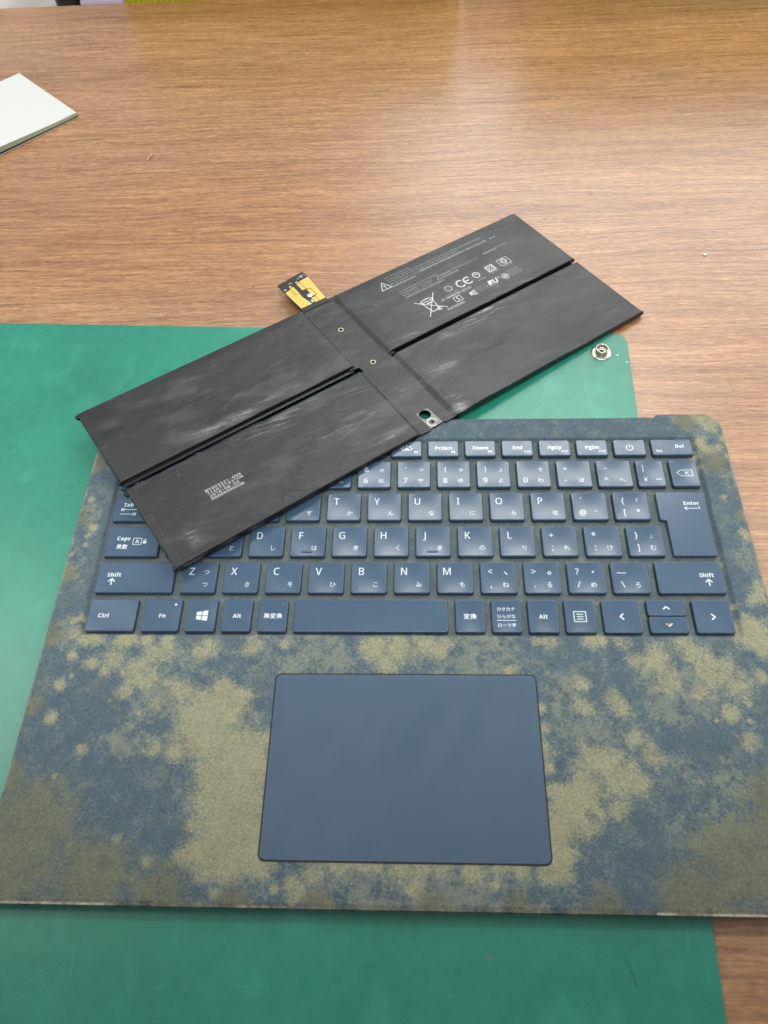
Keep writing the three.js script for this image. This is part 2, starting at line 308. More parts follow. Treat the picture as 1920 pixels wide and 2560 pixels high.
// where the blue dye has worn away: patches [x, z, radius] on the deck, by region
const WORN = {
  palmRest: [[-143, 156, 2.4], [-142, 143, 2.4], [-140, 129, 2.0], [-131, 133, 2.9], [-122, 130, 4.9], [-125, 136, 2.4], [-111, 136, 5.8], [-106, 140, 4.3], [-114, 145, 3.4], [-102, 127, 5.9], [-119, 121, 3.5], [-109, 122, 2.5]],
  palmRest2: [[-85, 126, 5.9], [-64, 125, 4.9], [-51, 124, 2.4], [-91, 144, 4.3], [-98, 141, 1.4], [-101, 150, 2.8], [-127, 168, 2.0], [-120, 149, 1.0], [-107, 154, 0.9], [-138, 138, 1.0], [-135, 179, 1.1], [-106, 201, 1.7], [-99, 168, 3.2]],
  besidePad: [[-74, 145, 5.7], [-79, 153, 11.2], [-67, 149, 5.6], [-82, 161, 8.3], [-72, 165, 11.0], [-60, 165, 7.3], [-89, 169, 4.1], [-73, 175, 9.0], [-61, 177, 9.8], [-69, 186, 10.6], [-58, 189, 9.6], [-70, 194, 6.9], [-79, 196, 2.6], [-63, 201, 11.1], [-69, 206, 9.3], [-81, 207, 3.4], [-55, 201, 5.1]],
  frontEdge: [[-94, 209, 2.5], [-75, 206, 5.9], [-62, 209, 5.9], [-51, 210, 5.0], [-67, 219, 1.5], [-39, 217, 3.7], [-39, 221, 2.5], [-46, 217, 1.5], [-33, 211, 5.0], [-24, 209, 3.7], [-15, 208, 4.6], [-9, 209, 3.3], [-66, 223, 1.0], [-54, 222, 1.2]],
  frontEdge2: [[-2, 210, 4.1], [6, 209, 4.1], [14, 209, 4.1], [24, 211, 4.1], [4, 217, 4.1], [35, 209, 3.7], [42, 209, 4.1], [50, 210, 4.1], [56, 204, 4.9], [55, 210, 3.7], [32, 215, 2.0], [33, 222, 1.0], [39, 222, 0.8], [49, 222, 2.0]],
  abovePad: [[-3, 125, 7.7], [-13, 125, 5.8], [-7, 133, 5.2], [8, 123, 5.8], [15, 127, 2.9], [43, 135, 3.0], [17, 123, 3.8], [54, 122, 2.1], [60, 122, 3.3], [77, 122, 3.3], [90, 123, 3.3], [81, 121, 2.4]],
  palmRest3: [[102, 131, 7.4], [105, 141, 5.0], [93, 130, 3.7], [116, 125, 5.6], [122, 134, 6.9], [130, 138, 6.8], [117, 143, 4.1], [140, 118, 5.6], [143, 137, 2.5], [127, 152, 3.4], [131, 163, 3.7], [122, 146, 1.6], [135, 148, 1.3], [121, 155, 0.7], [134, 155, 0.9], [146, 125, 4.6]],
  besidePad2: [[70, 140, 3.7], [71, 150, 4.5], [82, 146, 3.2], [85, 151, 4.0], [53, 151, 2.3], [54, 158, 3.1], [53, 167, 4.0], [72, 170, 6.5], [80, 175, 7.8], [88, 162, 4.0], [95, 169, 3.9]],
  besidePad3: [[87, 179, 4.7], [68, 181, 7.3], [59, 187, 6.4], [69, 187, 4.7], [79, 189, 3.8], [57, 196, 5.8], [65, 195, 5.4], [55, 202, 4.1], [54, 174, 3.0], [56, 182, 3.4]],
  backCorner: [[143, 2, 4.5], [132, 4, 2.6], [149, 8, 3.8], [142, 18, 3.2], [144, 23, 4.4], [150, 22, 2.5], [138, 26, 2.5], [153, 16, 2.2], [139, 32, 1.9], [146, 50, 1.8], [151, 69, 2.0], [153, 26, 1.6], [137, 50, 1.5], [151, 4, 2.6]],
  shortSide: [[152, 71, 2.3], [151, 99, 4.2], [148, 102, 2.8], [152, 103, 2.2], [145, 115, 4.9], [138, 119, 3.8], [146, 119, 3.2], [142, 111, 2.2], [138, 85, 1.4], [138, 106, 1.7]],
  shortSide2: [[-147, 75, 1.2], [-141, 119, 3.2], [-136, 121, 4.6], [-132, 122, 3.2], [-117, 122, 4.0], [-101, 123, 2.9], [-140, 112, 1.5], [-143, 113, 1.8], [-150, 50, 1.5], [-152, 32, 1.6], [-145, 66, 2.3], [-147, 70, 1.1], [-153, 80, 1.5]],
};
const FAINT = [[-150, 60, 8], [-150, 90, 9], [-146, 118, 9], [151, 40, 9], [150, 85, 9], [147, 112, 10], [-100, 145, 14], [110, 140, 20], [30, 127, 20], [-40, 127, 18], [0, 214, 60], [-110, 165, 9], [64, 155, 10.8], [72, 167, 11.4], [101, 149, 6.3], [64, 143, 8.3], [82, 160, 8.0], [106, 173, 5.2], [121, 174, 6.8], [122, 195, 22], [138, 208, 20], [-64, 158, 7], [-88, 130, 8], [-106, 131, 9], [-60, 130, 6]];
const GREYED = [[-153, 30, 6], [-153, 60, 6], [-153, 90, 7], [-152, 120, 7], [153, 60, 5], [152, 130, 6], [154, 160, 7], [100, 219, 16], [70, 222, 10], [-60, 222, 8], [-30, 222, 7], [10, 222, 7], [40, 222, 8], [-154, 180, 9], [136, 5, 7], [146, 30, 8], [-140, 196, 22], [-145, 214, 20], [-112, 214, 18], [118, 207, 20], [140, 200, 24], [138, 184, 14], [-152, 150, 6], [-86, 217, 12]];
const DW = 2048, DH = 1484, dk = DW / 308;
const worn = new Float32Array(DW * DH), faint = new Float32Array(DW * DH), greyed = new Float32Array(DW * DH);
function splat(buf, list, reach, fall) {
  for (const [x, z, r] of list) {
    const R = r * reach, i0 = Math.max(0, Math.floor((x + 154 - R) * dk)), i1 = Math.min(DW - 1, Math.ceil((x + 154 + R) * dk)), j0 = Math.max(0, Math.floor((z - R) * dk)), j1 = Math.min(DH - 1, Math.ceil((z + R) * dk));
    for (let j = j0; j <= j1; j++) for (let i = i0; i <= i1; i++) { const d = Math.hypot(i / dk - 154 - x, j / dk - z) / r, v = fall(d); const o = j * DW + i; buf[o] = Math.max(buf[o], v) + 0.25 * Math.min(buf[o], v); }
  }
}
for (const l of Object.values(WORN)) splat(worn, l.map(([x, z, r]) => [x, z, r * 1.08 + 0.2]), 2.0, (d) => 1.22 * Math.exp(-d * d * 0.8));
splat(faint, FAINT, 1.5, (d) => clamp(1.4 - d, 0, 1)); splat(greyed, GREYED, 1.6, (d) => clamp(1.3 - d, 0, 1));
const deckPix = new Uint8Array(DW * DH * 4), deckBumpPix = new Uint8Array(DW * DH * 4);
for (let j = 0; j < DH; j++) for (let i = 0; i < DW; i++) {
  const x = i / dk - 154, z = j / dk, o = j * DW + i;
  const n1 = fbm(x * 0.22, z * 0.22, 4, 2) - 0.5, n2 = fbm(x * 0.9, z * 0.9, 3, 14) - 0.5;
  const fz = noise(x * 3.1 + 2 * noise(x * 1.1, z * 1.1, 5), z * 3.1, 6) - 0.5, fz2 = noise(x * 1.6, z * 2.4, 16) - 0.5, fz3 = noise(x * 6.4, z * 6.4, 26) - 0.5;
  let m = smooth(worn[o] + n1 * 1.05 + n2 * 0.5 + fz * 0.3 + fz2 * 0.3, 0.1, 1.3);
  m = Math.max(m, 0.55 * smooth(faint[o] + n1 * 1.8 + n2 * 1.3 + fz * 0.4, 0.3, 1.2), 0.3 * smooth(fbm(x * 0.16 + 60, z * 0.16, 4, 83) + n2 * 0.5, 0.45, 0.85));
  const inWell = Math.min(smooth(x, WELL.x0, WELL.x0 + 3), smooth(-x, -WELL.x1, -WELL.x1 + 3), smooth(z, WELL.z0, WELL.z0 + 3), smooth(-z, -WELL.z1, -WELL.z1 + 3));
  m = Math.max(m, inWell * 0.5 * smooth(fbm(x * 0.12 + 4, z * 0.12, 3, 71) + n2 * 0.6 + x * 0.0008, 0.6, 0.78));
  const g = clamp(smooth(greyed[o] + n1 * 0.8 + n2 * 0.5 + fz * 0.3, 0.2, 1.0) * 0.9);
  const shade = 1 + fz * 0.17 + fz2 * 0.14 + fz3 * 0.09 + n1 * 0.12;
  let r = lerp(77, 131, m), gg = lerp(92, 131, m), b = lerp(101, 109, m);
  r = lerp(r, 101, g); gg = lerp(gg, 103, g); b = lerp(b, 87, g);
  r = lerp(r, 86, inWell * 0.8 * (1 - m)); gg = lerp(gg, 95, inWell * 0.8 * (1 - m)); b = lerp(b, 94, inWell * 0.8 * (1 - m));
  // fibres pulled pale along the torn front edge
  const edge = smooth(z, 222.0, 222.9) * smooth(noise(x * 0.09, 3, 44) + 0.35 * noise(x * 0.9, 8, 45) + (Math.abs(x + 8) > 95 ? 0.2 : -0.18), 0.55, 1.0);
  const rimwear = Math.max(smooth(z, 220.6, 222.8), smooth(Math.abs(x), 152.0, 153.8)) * clamp(0.55 + n1 * 1.4 + fz * 0.5);
  r = lerp(r, 132, rimwear); gg = lerp(gg, 132, rimwear); b = lerp(b, 116, rimwear);
  r = lerp(r, 196, edge); gg = lerp(gg, 190, edge); b = lerp(b, 166, edge);
  const q = o * 4; deckPix[q] = byte(r * shade); deckPix[q + 1] = byte(gg * shade); deckPix[q + 2] = byte(b * shade); deckPix[q + 3] = 255;
  const h = 128 + fz * 120 + fz2 * 70 + fz3 * 90; deckBumpPix[q] = deckBumpPix[q + 1] = deckBumpPix[q + 2] = byte(h); deckBumpPix[q + 3] = 255;
}
for (let i = 0; i < 130; i++) {                                      // pale lint caught in the nap
  const x = Math.floor(rnd() * (DW - 4)), y = Math.floor((110 + rnd() * 112) * dk) % (DH - 3), n = 1 + Math.floor(rnd() * 3);
  for (let k = 0; k < n; k++) { const q = ((y + (rnd() < 0.5 ? 0 : k)) * DW + x + k) * 4; for (let c = 0; c < 3; c++) deckPix[q + c] = byte(deckPix[q + c] * 0.4 + 130); }
}
const suede = phys({ map: dataTexture(deckPix, DW, DH, true), bumpMap: dataTexture(deckBumpPix, DW, DH, false), bumpScale: 0.00015, roughness: 0.95, specularIntensity: 0.3, sheen: 0.35, sheenColor: new THREE.Color(0.5, 0.56, 0.6), sheenRoughness: 0.5 });
{
  const NX = 440, NZ = 320;
  const xs = (u) => { const c = u * 2 - 1; return 154 * Math.sign(c) * (1 - (1 - Math.abs(c)) ** 1.06 * 1) ; };
  const uvOf = (x, z) => [(x + 154) / 308, z / (DH / dk)];
  const top = sheet(NX, NZ, (u, v) => { const x = xs(u), z = lerp(deckBack(x), deckFront(x), v); return [x, deckHeight(x, z), z, ...uvOf(x, z)]; });
  const rim = [];                                                     // the outline, once round
  for (let i = 0; i < 200; i++) { const x = xs(i / 200); rim.push([x, deckBack(x)]); }
  for (let i = 0; i < 60; i++) rim.push([154, lerp(deckBack(154), deckFront(154), i / 60)]);
  for (let i = 0; i < 200; i++) { const x = xs(1 - i / 200); rim.push([x, deckFront(x)]); }
  for (let i = 0; i <= 60; i++) rim.push([-154, lerp(deckFront(-154), deckBack(-154), i / 60)]);
  const skirt = sheet(rim.length - 1, 4, (u, v) => {
    const [x, z] = rim[Math.round(u * (rim.length - 1))], out = [0, 0.25, 0.3, 0.2, -0.3][Math.round(v * 4)], y = [deckHeight(x, z), -1.6, -2.8, -4.6, -5.3][Math.round(v * 4)];
    const l = Math.hypot(x, z - 111);
    return [x + x / l * out, y + (Math.round(v * 4) ? 0.25 * (noise(x * 0.4, z * 0.4, 12) - 0.5) : 0), z + (z - 111) / l * out, ...uvOf(x * 0.995, clamp(z, 1, 222.3))];
  });
  skirt.index.array.reverse(); skirt.computeVertexNormals();
  part('fabric_deck', mergeGeometries([top, skirt]), suede, deck);
}
// touchpad
const padColor = new THREE.Color().setRGB(0.044, 0.08, 0.126);
const padMat = phys({ color: padColor, roughness: 0.4, bumpMap: computed(256, 256, 20, 20, (x, z) => { const v = 128 + (noise(x * 9, z * 9, 3) - 0.5) * 160; return [v, v, v]; }, false), bumpScale: 0.000006, roughnessMap: computed(512, 384, 105, 79, (x, z) => { const v = 225 + (fbm(x * 0.06, z * 0.05, 4, 7) - 0.5) * 60 + (fbm(x * 0.2 + z * 0.1, z * 0.1, 3, 9) - 0.5) * 40; return [v, v, v]; }, false) });
padMat.roughnessMap.repeat.set(1000 / 105, 1000 / 79); padMat.roughnessMap.offset.set(0.5, -1.7);
const black = std({ color: rgb(14, 17, 20), roughness: 0.7 });
{
  part('touchpad_gap_shade', slab({ x0: -53.0, x1: 53.0, z0: 136.7, z1: 208.3, h: 1.2, r: 2.6, bev: 0.1, inner: 2 }).translate(0, 0.2, 0), black, deck);  // black rim drawn for the shaded gap round the pad
  const p = new THREE.Group(); 
  part('touchpad', slab({ x0: -52.5, x1: 52.5, z0: 137.2, z1: 207.8, h: 1.0, r: 2.2, bev: 0.25, inner: 4 }).translate(0, 0.36, 0), [padMat, black], deck, 'smooth matte blue touchpad');
}
// ---- key legends: strokes on a 10 x 10 grid for the characters that the fonts lack
const G = {
  か: 'M1 3.5H6Q6.5 3.5 6.3 5Q6 8 5 9Q4.5 9.4 3.7 8.8M3.5 1Q3.2 5 1 8.8M7.5 2.5Q9 4 9.3 5.8', ん: 'M5 1L1.2 9Q3 5 4.3 5Q5.4 5 5.3 7Q5.2 9 6.5 9Q8.3 9 9.2 6', な: 'M1 3H5.5M3.8 1Q3 4 1 6.3M7 2Q8.5 2.8 9 4M6.3 4.5V8Q6.2 9.2 4.5 9.2Q3 9.2 3 8.2Q3 7 4.8 7Q7 7 8.8 8.8',
  に: 'M2 1.5Q1 5 2 9M5 2.8H9M4.8 6.5Q4.3 8.5 6.5 8.7Q8 8.8 9.2 8.4', ら: 'M3.5 1L6 2.2M2.8 3.2L2.3 6.8Q4.5 4.8 6.5 5Q8.4 5.2 8.2 7Q8 9 4 9.4', せ: 'M.8 4.2L9.2 3.6M7 1.2V5.5Q7 6.5 5.8 6M3.2 1.8V7.8Q3.2 9 5 9H8.5',
  す: 'M.8 2.5H9.2M5.3 .8V6Q5.3 8.5 3 9.6M5.3 5Q5 3.8 3.8 4Q2.6 4.3 2.8 5.5Q3.1 6.6 4.2 6.4Q5.3 6 5.3 5', し: 'M3 1V7Q3 9.2 5 9.2Q7.5 9 9 6', は: 'M2 1.2Q1 5 2 9M4 3.2H9.2M7 1.2V8Q7 9.2 5.5 9.2Q4 9.2 4 8.1Q4 7 5.6 7Q7.5 7 9.2 8.8',
  き: 'M1.5 2.8L8 2M1.3 5L8.6 4.1M4 .8Q5.3 4 7.3 6.6Q5 5.8 3 6.4Q1.8 7 2.2 8.2Q3 9.5 7 9.2', く: 'M7 .8Q5 3 2.6 5Q5 7 7.4 9.3', ま: 'M1.5 2.6H8.5M1.5 5H8.5M5.3 .8V8Q5.2 9.3 3.6 9.3Q2 9.2 2 8.2Q2.2 7 4 7Q6.5 7 8.6 9',
  の: 'M5.5 1.8Q5 6 3.2 8Q1.8 9 1.2 7Q.8 4.5 3 2.6Q5.5 .9 7.8 2.6Q9.8 4.8 8.5 7.3Q7.6 8.8 5.6 9.2', り: 'M2.8 1.2Q2.2 4 2.8 6Q3.2 4 4 3.6M7 1.2Q7.8 5 6.8 7Q5.8 9 4 9.6', れ: 'M2.6 .8V9.4M.8 3H3L.8 7.2Q3 4 5 3.2Q6.3 2.9 6.2 4.6Q5.8 7.5 6.2 8.6Q7 9.5 9.4 7.6',
  け: 'M2 1.2Q1 5 2 9M4.2 3.4H9.4M7.2 1V5.5Q7.2 8.4 5 9.5', む: 'M.8 3H6M3.2 1V6.5Q3 8 2 7.8Q1 7.4 1.4 6.2Q2 5.2 3 5.8Q3.4 6.5 3.2 8.2Q3.4 9.3 5 9.3H7Q8.4 9.2 8.3 7.5V6.4M7.5 2.6Q8.8 3.4 9.3 4.6', と: 'M3 1L4.4 4.6M8.4 2.6Q5 4.4 3 6Q1.8 7.6 3 8.7Q4.5 9.5 8.6 9',
  つ: 'M1 4.2Q4 2.6 6.5 2.8Q9 3.2 8.9 5.4Q8.6 8 4 8.6', さ: 'M1.2 3.4L8.8 2.6M4.4 .8Q5.3 3.4 7.4 6.3Q5 5.5 3 6.2Q1.8 6.9 2.3 8.2Q3.2 9.5 7.2 9.2', そ: 'M2.5 1.4H7.6L1.5 5L9 4.4Q5.4 5 5 7Q5 9 7.6 9.3', ひ: 'M1 2.4L4 2Q1.6 4.5 1.8 7Q2.4 9.4 4.8 9.2Q7 8.8 7.2 5.5V2Q7.6 4.5 9.4 6',
  こ: 'M2.4 2.2H7.6M2 6.6Q1.6 8.6 4 8.8Q6 9 8.6 8.5', み: 'M1.8 2H5Q4 6.5 2.4 8.4Q1 9 1 7.4Q1.4 6 4 6.2Q7 6.8 9.3 8.2M7.8 3.8Q7.6 7.4 5 9.6', も: 'M4.6 .8L3.8 6.8Q3.8 9.2 6 9.2Q8.6 9 8.3 6M1.6 3H7M1.4 5.4H6.6', ね: 'M2.6 .8V9.4M.8 3H3L.8 7.2Q4 3 6.4 3.2Q8.6 3.6 8.4 6Q8.2 9 6.6 9Q5.2 8.8 5.4 7.8Q6 6.8 7.4 7.4L9.4 8.8',
  る: 'M2.6 1.4H7L2 6Q5 4.4 7 5Q8.6 5.8 8 7.6Q7 9.6 4.6 9.2Q3.2 8.6 3.8 7.6Q5 6.8 6 8.8', ろ: 'M2.4 1.4H7.2L1.8 6Q5 4.4 7.2 5Q8.8 5.8 8.2 7.6Q7 9.6 3.6 9.4', め: 'M2.2 2.4Q3 6 5 8.4M6.2 1.2Q5.4 6 3 8.4Q1.4 9 1.2 7Q1.4 4.4 4 3.4Q7.6 2.4 8.8 5Q9.4 8.2 6 9.4',
  え: 'M4 .8L6.4 2M2 4H7.4L1.6 9.2L4.6 6.4Q5.6 6.6 5.6 8Q5.8 9.2 7 9.2H9', お: 'M1 3.2H6M3.4 1V8Q3.2 9.3 2 8.8Q.8 8 2 6.8Q5 4.4 7.6 5.2Q9.2 6.2 8.4 8Q7.6 9.3 5.8 9.3M7 1.8Q8.4 2.4 9.2 3.6', や: 'M.8 4.6Q4 2.6 7 2.4Q9 2.6 8.8 4.4Q8.2 6 6 5.8M5.2 .8L6 2.8M2.4 1.8L5 9.6',
  ゆ: 'M1.6 2Q.8 5 1.4 7.4Q2.4 3.4 6 2.8Q9 3 8.8 5.4Q8.2 7.6 5.6 7.4Q4.6 7 4.4 6M5.6 .8Q6.6 5 5.8 7.4Q5.2 9 3.6 9.6', よ: 'M5.2 3.4H8.4M5.2 .8V8Q5.2 9.3 3.4 9.3Q1.8 9.2 1.8 8.2Q2 7 3.8 7Q6.4 7 8.8 9', を: 'M1.4 2.2H8M4.4 .8Q3.4 4 1.4 6Q3.4 4.2 4.8 4.6Q5.6 5 5.2 6.8M8.8 3.6Q4 5.4 3.2 7Q2.8 9 5 9.2H8.4',
  わ: 'M2.6 .8V9.4M.8 3H3L.8 7.2Q4 3.4 6.6 3.6Q9 4 8.8 6.4Q8.4 9 5.4 9.4', ほ: 'M2 1.2Q1 5 2 9M4.2 1.8H9.2M4 4.4H9.4M7 1.8V8Q7 9.2 5.5 9.2Q4 9.2 4 8.1Q4 7 5.6 7Q7.5 7 9.2 8.8', へ: 'M.6 6L3.8 3L9.4 8', が: 'M1 3.5H6Q6.5 3.5 6.3 5Q6 8 5 9Q4.5 9.4 3.7 8.8M3.5 1Q3.2 5 1 8.8M7.5 3.5Q9 5 9.3 6.8M7.6 .6L8.4 1.8M9 .2L9.7 1.4',
  カ: 'M1 3.2H8.6Q8.4 7 7.4 8.8Q6.8 9.4 5.6 8.6M4.6 .8Q4.4 6.4 1 9.4', タ: 'M4 .8Q3 3.4 1 5.2M3.4 2.6H8.4Q7.4 7.4 3 9.6M3 5L7 7.4', ナ: 'M.8 3.6H9.2M5.2 .8Q5.4 7 2.2 9.6', ロ: 'M1.8 2.2H8.2V8.8H1.8Z', ー: 'M1 5H9', マ: 'M1 2.2H9Q7.6 5 5 7.2M3.4 5.4Q5 7 6.2 9.2',
  字: 'M5 .4V1.8M1 3.4V2H9V3.4M3 4H7L5 5.6V8.6Q5 9.6 3.6 9.2M1 6.6H9', 無: 'M2.8 .4L1 2.6M2 1.8H8.6M.8 4H9.2M.6 6.4H9.4M2.4 1.8V6.4M4.2 1.8V6.4M6 1.8V6.4M7.8 1.8V6.4M1.6 7.6L.8 9.4M4 7.6V9.2M6 7.6L6.6 9.2M8.2 7.4L9.2 9.2',
  変: 'M5 .2V1.6M.8 1.6H9.2M3.8 1.6V4.4L3 4.8M6 1.6V5M2 2.8L1 4.6M8 2.8L9 4.4M3.8 5Q3 6.6 1.4 7.4M3.4 6H7.4Q5.6 8.8 1 9.6M3 7Q5.6 9 9.2 9.6', 換: 'M.4 2.8H3.4M2 .6V8.6Q2 9.6 .8 9M.4 6.2L3.4 5M5.4 .4L4 2.6M5 1.6H7.6L6.8 3M4.4 3H8.8V5.6H4.4V3M6 3.2L5.4 5.4M7.2 3.2L7.8 5.4M3.8 6.6H9.6M6.6 5.6Q6.2 8.4 3.6 9.6M6.8 6.8Q7.6 8.8 9.6 9.6',
  英: 'M.8 1.8H9.2M3.4 .6V3M6.6 .6V3M2 6.2V3.8H8V6.2M.6 6.2H9.4M5 2.8V6.2Q4 8.6 .8 9.6M5.2 6.2Q6.4 8.6 9.2 9.6', 数: 'M.6 2.4H5M2.8 .4V4.6M1.2 .8L1.8 1.8M4.4 .8L3.8 1.8M2.8 2.4L.8 4.4M2.8 2.4L4.8 4.2M.4 6.2H5M2.4 4.8Q2 7 1.2 7.8L4.6 9.4M4 6.2Q3.4 8.8 .6 9.6M6.8 .6Q6.2 3.4 5.2 4.8M6.2 2.6H9.6M8.6 2.6Q8 7.6 5 9.6M6.2 4.4Q7 8 9.6 9.6',
  全: 'M5 .4L.6 4M5 .4L9.4 4M2.4 4.4H7.6M5 4.4V9.4M2 6.8H8M1 9.4H9', 角: 'M4 .4L1.6 2.8M3.4 1.6H6.8L5.8 3M2 3.2H8.4V9.4M2 3.2V7Q2 9 1 9.6M2 5.2H8.4M2 7.2H8.4M5.2 3.2V9.2', 漢: 'M.8 1.2L2 2M.4 3.8L1.8 4.6M.8 9L2.4 6M3.2 2H9.6M5 .6V3M7.8 .6V3M4 3.8H9V5.6H4ZM3.4 7.2H9.8M6.4 3.8V7.2L3.2 9.6M6.8 7.2L9.6 9.6',
  半: 'M2 1L3.4 3.4M8 1L6.6 3.4M1.6 4.4H8.4M.6 6.6H9.4M5 .4V9.8', '「': 'M8 .8H4.4V7', '」': 'M2 9.2H5.6V3', '゛': 'M1.6 1.4L3.2 4M4.6 .8L6.2 3.4', ち: 'M1 2.8H8.6M4.4 .8L2.8 6Q5.2 4.4 7 5Q8.6 6 8 7.6Q7 9.4 3.6 9.4', て: 'M.8 2.2L8.8 1.6Q4.6 3 4.4 6Q4.6 8.6 7.4 9.2', い: 'M1.6 2Q1.4 6.6 2.4 8Q3.4 8.6 4 6.6M7.4 2.8Q8.8 4.6 8.8 7', ぬ: 'M2 2Q3 6 4.8 8M6 1Q5 6 2.8 8.2Q1.2 8.6 1.2 6.6Q2 3.6 5.4 3.2Q8.4 3.4 8.6 6.4Q8.2 9.2 6.6 9Q5.6 8.2 7 7.6L9.4 9', ふ: 'M4 .8L6 2.4M5.6 3.4Q4.4 5 5.6 6.4Q6.4 8.6 4.2 9M2.2 5.6L1 8M7.4 5.4L9 7.4', あ: 'M1.4 2.4L8 2M4 .8Q3.6 5.6 4.6 8.8M6.6 4Q5.6 7.6 3 8.8Q1.2 8.6 1.8 6.8Q3.4 4.4 6.6 4.6Q9.2 5.2 8.6 7.4Q7.6 9.2 5.6 9.2', う: 'M3.4 .8L6.6 2M2 4.4Q6.4 2.6 7.8 4.6Q8.2 8 4 9.6', た: 'M1 2.6H6M3.6 .8L1.2 9M5.4 4.6H9M5.2 7.4Q5.4 8.8 9.2 8.6',
};
const AX0 = -141, AZ0 = 13, AW = 282, AH = 109, AK = 2048 / AW, ACH = Math.round(AH * AK);
const kc = document.createElement('canvas'); kc.width = 2048; kc.height = ACH;
const kx = kc.getContext('2d');
{
  const im = kx.createImageData(2048, ACH);
  for (let j = 0; j < ACH; j++) for (let i = 0; i < 2048; i++) { const n = (fbm(i * 0.012, j * 0.012, 3, 33) - 0.5) * 5 + (noise(i * 0.9, j * 0.9, 34) - 0.5) * 4, o = (j * 2048 + i) * 4; im.data[o] = byte(58 + n); im.data[o + 1] = byte(80 + n); im.data[o + 2] = byte(102 + n); im.data[o + 3] = 255; }
  kx.putImageData(im, 0, 0);
}
const INK = 'rgb(200,208,212)';
kx.lineCap = 'round'; kx.lineJoin = 'round';
const PX = (x, z) => [(x - AX0) * AK, (z - AZ0) * AK];
function glyph(ch, x, z, size, w = 0.1) {                           // centred on (x, z), size in mm
  const [a, b] = PX(x, z); kx.save(); kx.translate(a, b); const s = size * AK / 10; kx.scale(s, s); kx.translate(-5, -5); kx.strokeStyle = INK; kx.lineWidth = w * 10; kx.stroke(new Path2D(G[ch])); kx.restore();
}
function text(t, x, z, size, bold = false, align = 'center') {      // vertically centred on its capitals
  const [a, b] = PX(x, z); kx.fillStyle = INK; kx.textAlign = align; kx.textBaseline = 'alphabetic'; kx.font = `${bold ? 'bold ' : ''}${size * AK}px sans-serif`; kx.fillText(t, a, b + size * AK * 0.357);
}
function write(t, x, z, size, w) { [...t].forEach((c, i) => glyph(c, x + (i - (t.length - 1) / 2) * size * 1.08, z, size, w)); }
function path(d, x, z, w = 0.3, fill = false) { const [a, b] = PX(x, z); kx.save(); kx.translate(a, b); kx.scale(AK, AK); kx.strokeStyle = kx.fillStyle = INK; kx.lineWidth = w; const p = new Path2D(d); if (fill) kx.fill(p); else kx.stroke(p); kx.restore(); }
const auto = (t, x, z, size, bold) => (t in G ? glyph(t, x, z, size * 0.62, 0.088) : text(t, x, z, size, bold));
const keyTop = phys({ map: canvasTexture(kc), roughness: 0.24, specularIntensity: 1 });
const keySide = std({ color: rgb(58, 80, 102), roughness: 0.5 });
const keyUV = (x, z) => [(x - AX0) / AW, 1 - (z - AZ0) / (ACH / AK)];
const KEYS_UP = 0.4, KEY_H = 2.3;
function key(x0, x1, z0, z1, label, dish = 0.3) {
  const w = (rnd() - 0.5) * 0.08;
  const g = slab({ x0: x0 + 0.05, x1: x1 - 0.05, z0, z1, h: KEY_H, r: 0.95, bev: 0.32, dish, uv: keyUV, taper: 0.22, seg: 4, inner: 7 }).translate(0, KEYS_UP + w, 0);
  return part('key', g, [keyTop, keySide], deck, label);
}
const ROW = { 1: [16.5, 25.75], 2: [28.9, 44.05], 3: [47.4, 62.4], 4: [66.0, 81.4], 5: [84.6, 99.8], 6: [103.1, 118.2] };
const P = 18.87;
// row 1
{
  const [z0, z1] = ROW[1], f = ['F1', 'F2', 'F3', 'F4', 'F5', 'F6', 'F7', 'F8', 'F9', 'F10', 'F11', 'F12'], named = { F8: 'PrtScn', F9: 'Home', F10: 'End', F11: 'PgUp', F12: 'PgDn' };
  key(-137.3, -118.2, z0, z1, null, 0.08); text('Esc', -129.5, z0 + 4.2, 2.7, true);
  f.forEach((n, i) => {
    const x = -7.5 + (i - 6) * 17.9; key(x, x + 14.9, z0, z1, null, 0.1); text(n, x + 12.2, z0 + 6.9, 1.85, true);
    if (named[n]) text(named[n], x + 7.6, z0 + 4.3, 2.75, true);
    if (n === 'F7') path('M-2.2 1H2.2M-1 .9Q0-.9 1 .9ZM-3-.1L-2.2 .2M3-.1L2.2 .2M-1.9-1.3L-1.4-.7M1.9-1.3L1.4-.7M0-1.9V-1.1', x + 7.6, z0 + 4.4, 0.36);
  });
  key(99.9, 115.0, z0, z1, null, 0.1); path('M-.9-1.2A1.6 1.6 0 1 0 .9-1.2M0-1.9V0', 107.5, z0 + 4.6, 0.36);
  key(117.9, 137.2, z0, z1, null, 0.08); text('Del', 131.2, z0 + 4.0, 2.75, true); text('Ins', 121.2, z0 + 6.8, 1.9, true);
}
